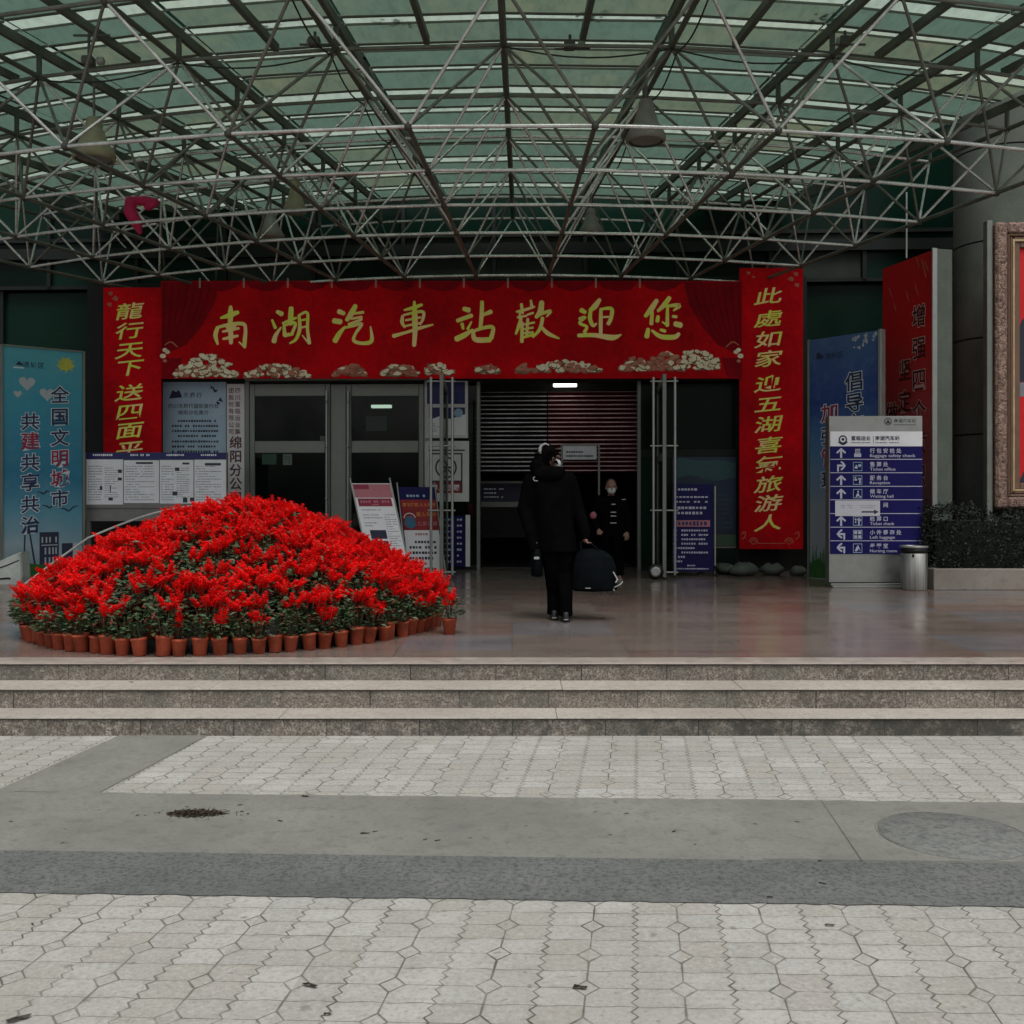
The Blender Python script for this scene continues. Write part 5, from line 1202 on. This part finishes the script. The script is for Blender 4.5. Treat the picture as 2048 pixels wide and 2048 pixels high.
def mk_blo(seed, n, spread):
    r = random.Random(seed); mb = MB()
    for i in range(n):
        a = r.uniform(0, 6.28); d = spread * math.sqrt(r.random()); z0 = r.uniform(.22, .29); h = r.uniform(.045, .115); lean = Vector((math.cos(a) * d * .6, math.sin(a) * d * .6, h))
        b0 = Vector((d * math.cos(a), d * math.sin(a), z0)); mb.tube(b0 - Vector((0, 0, .05)), b0 + lean, .0022, M_FADED, 4, caps=False)
        for w_ in range(9):
            f = w_ / 8; c = b0 + lean * f; ln = .036 * (1.05 - .4 * f)
            for k in range(8 if w_ < 7 else 5):
                t = 6.28 * k / 8 + w_ * .7 + r.uniform(-.3, .3); dr = Vector((math.cos(t), math.sin(t), r.uniform(.15, .9)))
                leaf_quad(mb, c, ln * r.uniform(.7, 1.3), ln * r.uniform(.15, .25), dr, Vector((r.uniform(-.5, .5), r.uniform(-.5, .5), 1)), M_PETAL if r.random() > .05 else M_FADED)
    return mb.mesh('blossom')
POT = mk_pot(); FOL = [mk_fol(i, (95, 120, 80)[i % 3]) for i in range(4)]
BLO = {'full': [mk_blo(10 + i, 20, .115) for i in range(3)], 'mid': [mk_blo(20 + i, 12, .09) for i in range(3)], 'few': [mk_blo(30 + i, 6, .065) for i in range(3)], 'none': [mk_blo(50, 0, .05)], 'edge': [mk_blo(40 + i, 3, .045) for i in range(2)]}
protos = {}
def plant(kind, v, loc, rot, sc, label, group, tilt=(0, 0)):
    key = (kind, v)
    if key not in protos:
        t = thing('potted_salvia', label, 'potted plant', loc, rot, group)
        link_mesh(POT.copy() if False else POT, 'pot', t); o = bpy.data.objects.new('foliage', FOL[v % 4]); COL.objects.link(o); o.parent = t
        bl = BLO[kind]; o = bpy.data.objects.new('blossom', bl[v % len(bl)]); COL.objects.link(o); o.parent = t; protos[key] = t
    else: t = dup(protos[key], loc, rot, label)
    t['group'] = group; t.scale = (sc, sc, sc); t.rotation_euler = (Matrix.Rotation(tilt[0], 3, 'X') @ Matrix.Rotation(tilt[1], 3, 'Y') @ Matrix.Rotation(rot, 3, 'Z')).to_euler(); return t
MC = Vector((-2.56, 9.63, FLOOR)); MR = 1.84
r = random.Random(77)
def tier(rad): return .85 * max(0.0, 1 - (rad / MR) ** 1.48)
rings = [(1.84, .140)] + [(1.84 - .172 * i, .205) for i in range(1, 10)] + [(.13, .2)]
stand_ = thing('tiered_stand', 'low stepped black stand hidden under the mound of red flowers', 'stand', MC); mb = MB()
prof = []
for i, (rad, _) in enumerate(rings):
    if i == 0: continue
    h = tier(rad) - .012; prof += [(rad + .083, prof[-1][1] if prof else 0), (rad + .083, h)]
prof.append((.02, prof[-1][1])); mb.lathe(prof, M_BLACK, n=64); mb.build('tier', stand_)
gF, gU = 'potted salvias round the foot of the mound', 'potted salvias tiered up the mound'
for i, (rad, sp) in enumerate(rings):
    n = max(3, int(2 * math.pi * rad / sp)); off = r.random()
    for k in range(n):
        a = 2 * math.pi * (k + off + r.uniform(-.22, .22)) / n
        c = math.sin(a)                                        # +1 = far side
        lim = (.30, .34, .40, .5, .62, .75, 1, 1, 1, 1, 1)[i]
        if c > lim: continue
        rr = rad + r.uniform(-.02, .02) + (.03 * math.sin(3 * a) if i == 0 else 0); z = tier(rad) if i else 0.0
        lo = Vector((MC.x + rr * math.cos(a), MC.y + rr * math.sin(a), FLOOR + z))
        flank = abs(math.cos(a))
        if i == 0: kind = 'mid' if flank > .93 else r.choice(('edge', 'none', 'none', 'few', 'none', 'mid'))
        elif i <= 2: kind = 'full' if flank > .85 else r.choice(('few', 'none', 'full', 'none', 'mid', 'full', 'edge'))
        elif i <= 5: kind = 'full' if flank > .7 else r.choice(('few', 'none', 'full', 'full', 'mid'))
        else: kind = r.choice(('full', 'full', 'mid', 'full'))
        if i >= 9: kind = 'full'
        lb = 'salvia in a terracotta coloured pot in the ring at the foot of the mound' if i == 0 else 'red flowering salvia standing on a tier of the flower mound'
        plant(kind, r.randrange(3), lo, r.uniform(0, 6.28), r.uniform(.92, 1.12) * (1.0 if i else r.uniform(.92, 1.05)), lb, gF if i == 0 else gU, (r.gauss(0, .05) - (.0 if i == 0 else .22) * math.sin(a), r.gauss(0, .05) + (0 if i == 0 else .22) * math.cos(a)))
q = floor_at(899, 1268); plant('few', 1, q, 1.0, 1.05, 'lone potted salvia standing just outside the right end of the mound', gF); bpy.context.view_layer.update()

# ------------------------------------------------------------------ small things on the paving
p = floor_at(1906, 1671, 0)
t = thing('manhole_cover', 'round worn manhole cover set in the grey paving strip at the right', 'manhole cover', (p.x, p.y, .0075))
M_MAN = mat_slab('worn_iron_cover', (.140, .148, .140), (.182, .187, .170), (.075, .085, .085), 30, .45, .62)
mb = MB(); mb.lathe([(.335, -.002), (.332, .0005), (.02, .0012)], M_MAN, n=48); mb.build('cover', t)
mb = MB(); mb.lathe([(.344, -.002), (.344, .0006), (.342, .0006), (.3415, -.002)], M_STRIP, n=48, closed=False); mb.build('rim', t)
M_DEB = simple('wet_dead_leaf', (.022, .016, .009), .5, 0, .4, .5, 60); M_DEB2 = simple('brown_debris', (.085, .06, .03), .7, 0, .3, .5, 60)
c = floor_at(392, 1629, 0); mb = MB(); r = random.Random(5)
for i in range(900):
    a = r.uniform(0, 6.28); d = r.random() ** .6; x = d * .15 * math.cos(a) + (r.gauss(0, .10) if r.random() < .12 else 0); y = d * .055 * math.sin(a) + (r.gauss(0, .025) if r.random() < .12 else 0)
    leaf_quad(mb, Vector((x, y, .004 + r.random() * .014 * (1 - d))), r.uniform(.008, .03), r.uniform(.001, .006), Vector((r.uniform(-1, 1), r.uniform(-1, 1), r.uniform(-.1, .2))), Vector((r.uniform(-.4, .4), 0, 1)), r.choice((M_DEB, M_DEB, M_DEB2)))
tag(mb.build('debris_heap', None, c), 'small heap of wet leaves and dirt on the grey strip', 'debris', kind='stuff')
lm = []
for k in range(3):
    mb = MB(); pts = []
    for j in range(9):
        tt = 2 * math.pi * j / 9; rr_ = .03 * (1 + .35 * math.sin(2 * tt + k) + .2 * math.sin(5 * tt)); pts.append(Vector((rr_ * math.cos(tt), rr_ * .5 * math.sin(tt), .004 + .004 * math.sin(3 * tt + k))))
    mb.add(pts + [Vector((0, 0, .009))], [(i, (i + 1) % 9, 9) for i in range(9)], M_DEB); lm.append(mb.mesh('fallen_leaf'))
spots = [(610, 1593, 1.2), (22, 1643, .6), (480, 1610, .7), (560, 1642, .8), (730, 1667, 1.1), (750, 1663, .6), (850, 1679, .5), (875, 1681, .7), (940, 1676, .4), (125, 1686, .5), (1190, 1624, .5), (1253, 1627, .6), (1348, 1663, .7), (1390, 1689, .4), (1510, 1648, .5), (1594, 1644, .6), (1052, 1652, .4), (1220, 1670, .5), (1640, 1722, .6), (1660, 1850, .9), (620, 1971, 1.3), (1160, 1975, 1.3), (38, 2038, 1.6), (65, 1848, .5), (655, 2028, .7), (262, 1362, 1), (1645, 1767, .8), (1540, 1794, .7)]
for i, (px, py, sc) in enumerate(spots):
    q = floor_at(px, py, .005) if py > 1480 else Vector(((px - 1024) / F_PX * 7.35, 7.35, .264)); o = bpy.data.objects.new('fallen_leaf', lm[i % 3]); COL.objects.link(o); o.location = q; o.rotation_euler = (0, 0, r.uniform(-.6, .6)); o.scale = (sc * .6,) * 3
    tag(o, 'small dark scrap of dead leaf lying on the paving', 'fallen leaf', 'dead leaf scraps on the paving')

# ------------------------------------------------------------------ people
M_SKIN = simple('skin', (.20, .115, .09), .6, 0, .2, .2, 20); M_COAT = simple('black_padded_coat', (.003, .003, .0034), .9, 0, .0, .3, 9); M_TROU = simple('black_trousers', (.0025, .0025, .0028), .9, 0, .0); M_SHOE = simple('black_shoe', (.012, .012, .013), .45, 0, .4, .4, 30)
M_HAIR = simple('black_hair', (.005, .004, .004), .9, 0, .0); M_MASKW = simple('white_mask', (.40, .41, .41), .8, 0, .1, .1); M_BAG = simple('dark_holdall', (.0035, .005, .006), .8, 0, .03, .4, 8); M_TRIM = simple('pale_trim', (.30, .31, .31), .6)
def head(mb, c, k, yaw, mat):
    """skull, jaw, nose, ears; k = scale, yaw 0 looks towards -y"""
    cy, sy = math.cos(yaw), math.sin(yaw)
    def P(x, y, z): return Vector((c[0] + k * (x * cy - y * sy), c[1] + k * (x * sy + y * cy), c[2] + k * z))
    mb.blob(P(0, .012, .02), (.078 * k, .095 * k, .105 * k), mat, 16, 12); mb.blob(P(0, -.028, -.06), (.055 * k, .062 * k, .062 * k), mat, 14, 10)
    mb.limb(P(0, -.085, .01), P(0, -.108, -.03), .010 * k, .016 * k, mat, 8)
    for s in (-1, 1): mb.blob(P(s * .08, .012, -.01), (.012 * k, .02 * k, .032 * k), mat, 8, 6); mb.blob(P(s * .032, -.078, .022), (.018 * k, .012 * k, .010 * k), mat, 8, 6)
    mb.limb(P(-.022, -.083, -.065), P(.022, -.083, -.065), .009 * k, .009 * k, mat, 6)
    return P
def hand(mb, w_, d, side, mat, k=1.0, curl=.6):
    """palm and five bent fingers; w_ wrist, d direction of the fingers, side = direction of the thumb"""
    w_, d, side = Vector(w_), Vector(d).normalized(), Vector(side).normalized(); n = d.cross(side).normalized()
    pc = w_ + d * .045 * k; mb.limb(w_, w_ + d * .08 * k, .022 * k, .028 * k, mat, 8)
    mb.limb(pc - side * .022 * k, pc + d * .035 * k - side * .018 * k, .016 * k, .016 * k, mat, 8); mb.limb(pc + side * .022 * k, pc + d * .035 * k + side * .022 * k, .017 * k, .017 * k, mat, 8)
    for i, ln in enumerate((.062, .074, .070, .056)):
        b_ = w_ + d * .085 * k + side * (.030 - .020 * i) * k; m1 = b_ + (d * math.cos(curl * .6) + n * math.sin(curl * .6)) * ln * .5 * k; m2 = m1 + (d * math.cos(curl * 1.7) + n * math.sin(curl * 1.7)) * ln * .5 * k
        mb.limb(b_, m1, .0095 * k, .009 * k, mat, 7); mb.limb(m1, m2, .009 * k, .0075 * k, mat, 7)
    b_ = w_ + d * .03 * k + side * .028 * k; m1 = b_ + (d * .7 + side * .7) * .036 * k; mb.limb(b_, m1, .012 * k, .010 * k, mat, 7); mb.limb(m1, m1 + (d * .85 + n * .5) * .03 * k, .010 * k, .008 * k, mat, 7)

# walker seen from behind, local frame: x right, y away from the camera
W = floor_at(1120, 1241)
t = thing('person', 'person in long black coat walking away carrying a heavy black holdall', 'person', W)
sh_l, sh_r = Vector((-.275, .01, 1.36)), Vector((.08, .0, 1.36)); el_l, el_r = Vector((-.345, .02, 1.08)), Vector((.17, .02, 1.08)); wr_l, wr_r = Vector((-.29, -.04, .86)), Vector((.245, -.03, .865)); hc = Vector((-.10, .0, 1.575))
b_ = MB(); b_.limb((-.09, 0, 1.30), (-.03, 0, .95), .115, .115, M_SKIN); b_.limb((-.10, 0, 1.40), hc, .055, .05, M_SKIN)
for s, e, w_ in ((sh_l, el_l, wr_l), (sh_r, el_r, wr_r)): b_.limb(s, e, .058, .045, M_SKIN); b_.limb(e, w_, .043, .028, M_SKIN); b_.limb((s + Vector((-.1, 0, 1.38))) / 2, s, .06, .06, M_SKIN)
feet = ((Vector((-.055, .07, 0)), Vector((-.09, 0, .90))), (Vector((.050, -.08, 0)), Vector((.03, 0, .90))))
for f, hp in feet:
    kn = hp.lerp(f + Vector((0, 0, .08)), .52) + Vector((0, .03, 0)); b_.limb(hp, kn, .085, .058, M_SKIN); b_.limb(kn, f + Vector((0, 0, .08)), .055, .036, M_SKIN); b_.limb(f + Vector((0, -.02, .05)), f + Vector((0, .15, .035)), .036, .03, M_SKIN)
YW = R(180 - 62); P = head(b_, hc, 1.0, YW, M_SKIN)
hand(b_, wr_r, (.0, -.1, -1), (0, 1, 0), M_SKIN, 1.0, 1.0); hand(b_, wr_l, (.25, .0, -1), (0, 1, 0), M_SKIN, 1.0, .8)
body = link_mesh(fuse(b_, M_SKIN, .0075, 1), 'body', t)
c_ = MB(); c_.loft([(-.10, .01, 1.455, .075, .075), (-.10, .01, 1.43, .12, .10), (-.10, .0, 1.395, .175, .125), (-.10, .0, 1.33, .205, .145), (-.095, 0, 1.22, .205, .155), (-.08, 0, 1.08, .20, .155), (-.065, 0, .95, .20, .155), (-.04, 0, .80, .195, .15), (-.025, 0, .665, .19, .145)], M_COAT, 40, .032, 5, 4)
for s, e, w_ in ((sh_l, el_l, wr_l), (sh_r, el_r, wr_r)): c_.limb(s, e, .088, .074, M_COAT); c_.limb(e, w_ + (w_ - e).normalized() * .01, .072, .052, M_COAT)
c_.blob((-.12, -.10, 1.42), (.15, .08, .085), M_COAT, 14, 10); c_.blob((-.20, -.05, 1.49), (.10, .09, .095), M_COAT, 12, 8); c_.limb(wr_l, wr_l + Vector((.03, -.01, -.15)), .05, .045, M_COAT); c_.limb(wr_r, wr_r + Vector((0, -.01, -.045)), .05, .042, M_COAT); c_.blob((-.02, -.05, 1.45), (.07, .08, .05), M_COAT, 12, 8)
link_mesh(fuse(c_, M_COAT, .011, 2), 'coat', t)
for (f, hp), nm in zip(feet, 'ab'):
    pass
l_ = MB()
for f, hp in feet:
    l_.loft([(hp.x, hp.y, .86, .11, .12), (hp.x * .8 + f.x * .2, 0, .66, .098, .105), (hp.x * .5 + f.x * .5, .02, .46, .08, .088), (f.x, f.y + .01, .26, .069, .078), (f.x, f.y, .12, .066, .076), (f.x, f.y, .055, .070, .082)], M_TROU, 24, .03, 5, 2)
link_mesh(fuse(l_, M_TROU, .009, 1), 'trousers', t)
for f, hp in feet:
    s_ = MB(); s_.loft([(f.x, f.y + .03, 0.0, .044, .125), (f.x, f.y + .03, .022, .046, .130), (f.x, f.y + .02, .05, .043, .115), (f.x, f.y - .02, .085, .040, .070), (f.x, f.y - .03, .10, .036, .05)], M_SHOE, 20); s_.box(f.x - .022, f.x + .022, f.y - .112, f.y - .100, .028, .034, M_TRIM); s_.build('shoe', t)
s_ = MB(); s_.quad((.012, -.093, .18), (.017, -.093, .18), (.017, -.101, .34), (.012, -.101, .34), M_TRIM); s_.build('side_stripe', t)
h_ = MB(); h_.blob(P(0, .028, .035), (.092, .10, .108), M_HAIR, 18, 12); h_.blob(P(0, .06, -.04), (.075, .06, .075), M_HAIR, 14, 10); h_.blob(P(0, .10, -.015), (.05, .05, .05), M_HAIR, 12, 8); h_.blob(P(-.02, .09, -.06), (.07, .05, .07), M_HAIR, 12, 8)
hm = fuse(h_, M_HAIR, .008, 1); hb = MB(); r = random.Random(12); hv = [v.co.copy() for v in hm.vertices]; hn = [v.normal.copy() for v in hm.vertices]
hb.add(hv, [tuple(p_.vertices) for p_ in hm.polygons], M_HAIR, True)
for i in range(500):
    q = r.randrange(len(hv)); d = hn[q] * r.uniform(.2, .7) + Vector((r.uniform(-.5, .5), r.uniform(-.5, .5), -r.uniform(.2, 1))); leaf_quad(hb, hv[q], r.uniform(.03, .07), .003, d, hn[q], M_HAIR)
hb.build('hair', t)
k_ = MB(); pts = [hc + Vector((-.045 - .052 * math.sin(a), -.085 + .045 * math.sin(a * .5) * .4, .075 + .062 * math.cos(a))) for a in [i * .35 for i in range(-2, 7)]]
for i, (a, c) in enumerate(zip(pts, pts[1:])): k_.tube(a, c, .005 + .012 * min(1, i / 6), M_TRIM, 8, .005 + .012 * min(1, (i + 1) / 6))
k_.build('white_headband', t)
m_ = MB(); m_.blob(P(0, -.062, -.052), (.058, .062, .055), M_MASKW, 16, 10); m_.tube(P(.055, -.05, -.03), P(.088, .005, -.005), .004, M_MASKW); m_.tube(P(-.055, -.05, -.03), P(-.088, .005, -.005), .004, M_MASKW); m_.build('face_mask', t)
g_ = MB(); q = Vector((-.235, -.125, 1.375))
for i in range(9): a0, a1 = i * .6, (i + 1) * .6; g_.tube(q + Vector((.028 * math.cos(a0), 0, .022 * math.sin(a0))), q + Vector((.028 * math.cos(a1), -.004, .022 * math.sin(a1))), .005, M_TRIM, 6)
g_.build('shoulder_badge', t)
# holdall
t = thing('holdall', 'bulging black holdall with loose pale strap carried low by the walker', 'bag', W + Vector((.335, -.02, .29)))
g_ = MB(); g_.loft([(0, 0, .0, .19, .11), (0, 0, .02, .215, .135), (0, 0, .12, .215, .145), (.0, 0, .24, .205, .14), (-.01, 0, .33, .175, .12), (-.03, 0, .385, .13, .08), (-.04, 0, .41, .06, .04)], M_BAG, 32, .03, 4, 8); link_mesh(fuse(g_, M_BAG, .01, 2), 'body', t)
g_ = MB(); hp = wr_r + Vector((0, -.02, -.085)) - Vector((.335, -.02, .29))
for sy in (-.05, .05): g_.path([(-.13, sy, .36), (hp.x - .05, sy * .6, hp.z - .03), (hp.x, sy * .1, hp.z), (hp.x + .05, sy * .6, hp.z - .03), (.08, sy, .36)], .010, M_BAG, 8)
g_.build('handle', t)
g_ = MB(); g_.path([(.17, -.09, .19), (.21, -.11, .12), (.19, -.13, .09)], .007, M_TRIM); g_.path([(.18, -.12, .045), (.23, -.13, .07), (.26, -.12, .10)], .006, M_TRIM); g_.path([(.17, -.12, .03), (.18, -.12, .01)], .006, M_TRIM); g_.box(-.10, -.05, -.142, -.136, .035, .042, M_TRIM); g_.build('strap', t)
t = thing('tote_bag', 'slim black bag with a white tag on the left of the walker', 'bag', W + Vector((-.225, .02, .43)))
g_ = MB(); g_.loft([(0, 0, 0, .05, .10), (0, 0, .02, .06, .12), (0, 0, .22, .055, .12), (0, 0, .27, .045, .10)], M_BAG, 24, .03, 3, 2); g_.build('body', t)
g_ = MB(); g_.path([(0, -.06, .27), (-.06, -.05, .34), (-.055, -.04, .37)], .007, M_BAG); g_.path([(0, .06, .27), (-.06, -.02, .34), (-.055, -.04, .37)], .007, M_BAG); g_.build('handle', t)
g_ = MB(); g_.box(-.03, .02, -.130, -.122, .17, .195, M_TRIM, .003); g_.build('tag', t)
# person coming out, facing the camera
Q = floor_at(1222, 1158)
t = thing('person', 'short person in dark open coat and white mask coming out of the entrance', 'person', Q)
b_ = MB(); hc = Vector((0, -.03, 1.335)); b_.limb((0, 0, 1.08), (0, 0, .80), .11, .11, M_SKIN); b_.limb((0, 0, 1.18), hc, .05, .046, M_SKIN)
arms = ((Vector((-.17, 0, 1.13)), Vector((-.26, -.06, .90)), Vector((-.20, -.20, .74))), (Vector((.17, 0, 1.13)), Vector((.25, .0, .88)), Vector((.22, -.10, .70))))
for s, e, w_ in arms: b_.limb(s, e, .05, .04, M_SKIN); b_.limb(e, w_, .038, .026, M_SKIN)
feet = ((Vector((-.09, .05, 0)), Vector((-.08, 0, .76))), (Vector((.10, -.14, 0)), Vector((.08, 0, .76))))
for f, hp in feet:
    kn = hp.lerp(f + Vector((0, 0, .08)), .52) + Vector((0, -.04, 0)); b_.limb(hp, kn, .075, .052, M_SKIN); b_.limb(kn, f + Vector((0, 0, .08)), .05, .034, M_SKIN); b_.limb(f + Vector((0, .02, .05)), f + Vector((0, -.13, .035)), .034, .03, M_SKIN)
P = head(b_, hc, .96, 0.0, M_SKIN); hand(b_, arms[0][2], (.1, -.5, -.8), (.9, -.2, 0), M_SKIN, .95, .8); hand(b_, arms[1][2], (0, -.3, -.95), (-.9, -.3, 0), M_SKIN, .95, .6)
link_mesh(fuse(b_, M_SKIN, .0075, 1), 'body', t)
c_ = MB(); c_.loft([(0, .0, 1.215, .08, .07), (0, .0, 1.18, .15, .10), (0, 0, 1.10, .19, .13), (0, 0, .95, .195, .14), (0, 0, .78, .195, .145), (0, 0, .62, .20, .145)], M_COAT, 32, .02, 6, 9)
for s, e, w_ in arms: c_.limb(s, e, .074, .062, M_COAT); c_.limb(e, w_.lerp(e, .1), .06, .046, M_COAT)
link_mesh(fuse(c_, M_COAT, .011, 1), 'coat', t)
l_ = MB()
for f, hp in feet: l_.loft([(hp.x, 0, .74, .10, .11), (hp.x * .5 + f.x * .5, f.y * .5 - .045, .45, .082, .09), (f.x, f.y * .8 - .015, .2, .07, .076), (f.x, f.y, .06, .066, .076)], M_TROU, 20, .03, 4, 3)
link_mesh(fuse(l_, M_TROU, .01, 1), 'trousers', t)
for f, hp in feet: s_ = MB(); s_.loft([(f.x, f.y - .03, 0, .043, .12), (f.x, f.y - .03, .025, .045, .125), (f.x, f.y - .01, .06, .04, .10), (f.x, f.y + .03, .095, .035, .05)], M_SHOE, 18); s_.box(f.x - .04, f.x + .04, f.y - .152, f.y - .146, .005, .018, M_TRIM); s_.build('shoe', t)
h_ = MB(); h_.blob(P(0, .04, .045), (.085, .088, .092), M_SHOE, 16, 10); h_.build('hair', t)
m_ = MB(); m_.blob(P(0, -.05, -.05), (.060, .060, .052), M_MASKW, 16, 10); m_.tube(P(.055, -.04, -.03), P(.082, .01, 0), .004, M_MASKW); m_.tube(P(-.055, -.04, -.03), P(-.082, .01, 0), .004, M_MASKW); m_.build('face_mask', t)
s_ = MB()
for z, hw in ((1.09, .03), (.975, .04), (.92, .04), (.82, .045)): s_.box(-hw + .02, hw + .02, -.155, -.135, z - .008, z + .008, M_TRIM, .003)
s_.build('pale_stripes', t)
s_ = MB(); s_.box(.14, .20, -.15, -.13, 1.155, 1.165, M_TRIM); s_.build('collar_trim', t)
s_ = MB(); s_.blob((-.27, -.16, .93), (.05, .04, .055), simple('pink_glove', (.30, .09, .11), .6), 12, 8)
tag(s_.build('pink_pouch', None, Q + Vector((0, 0, 0))), 'small pink and white pouch held up beside the person coming out', 'pouch')
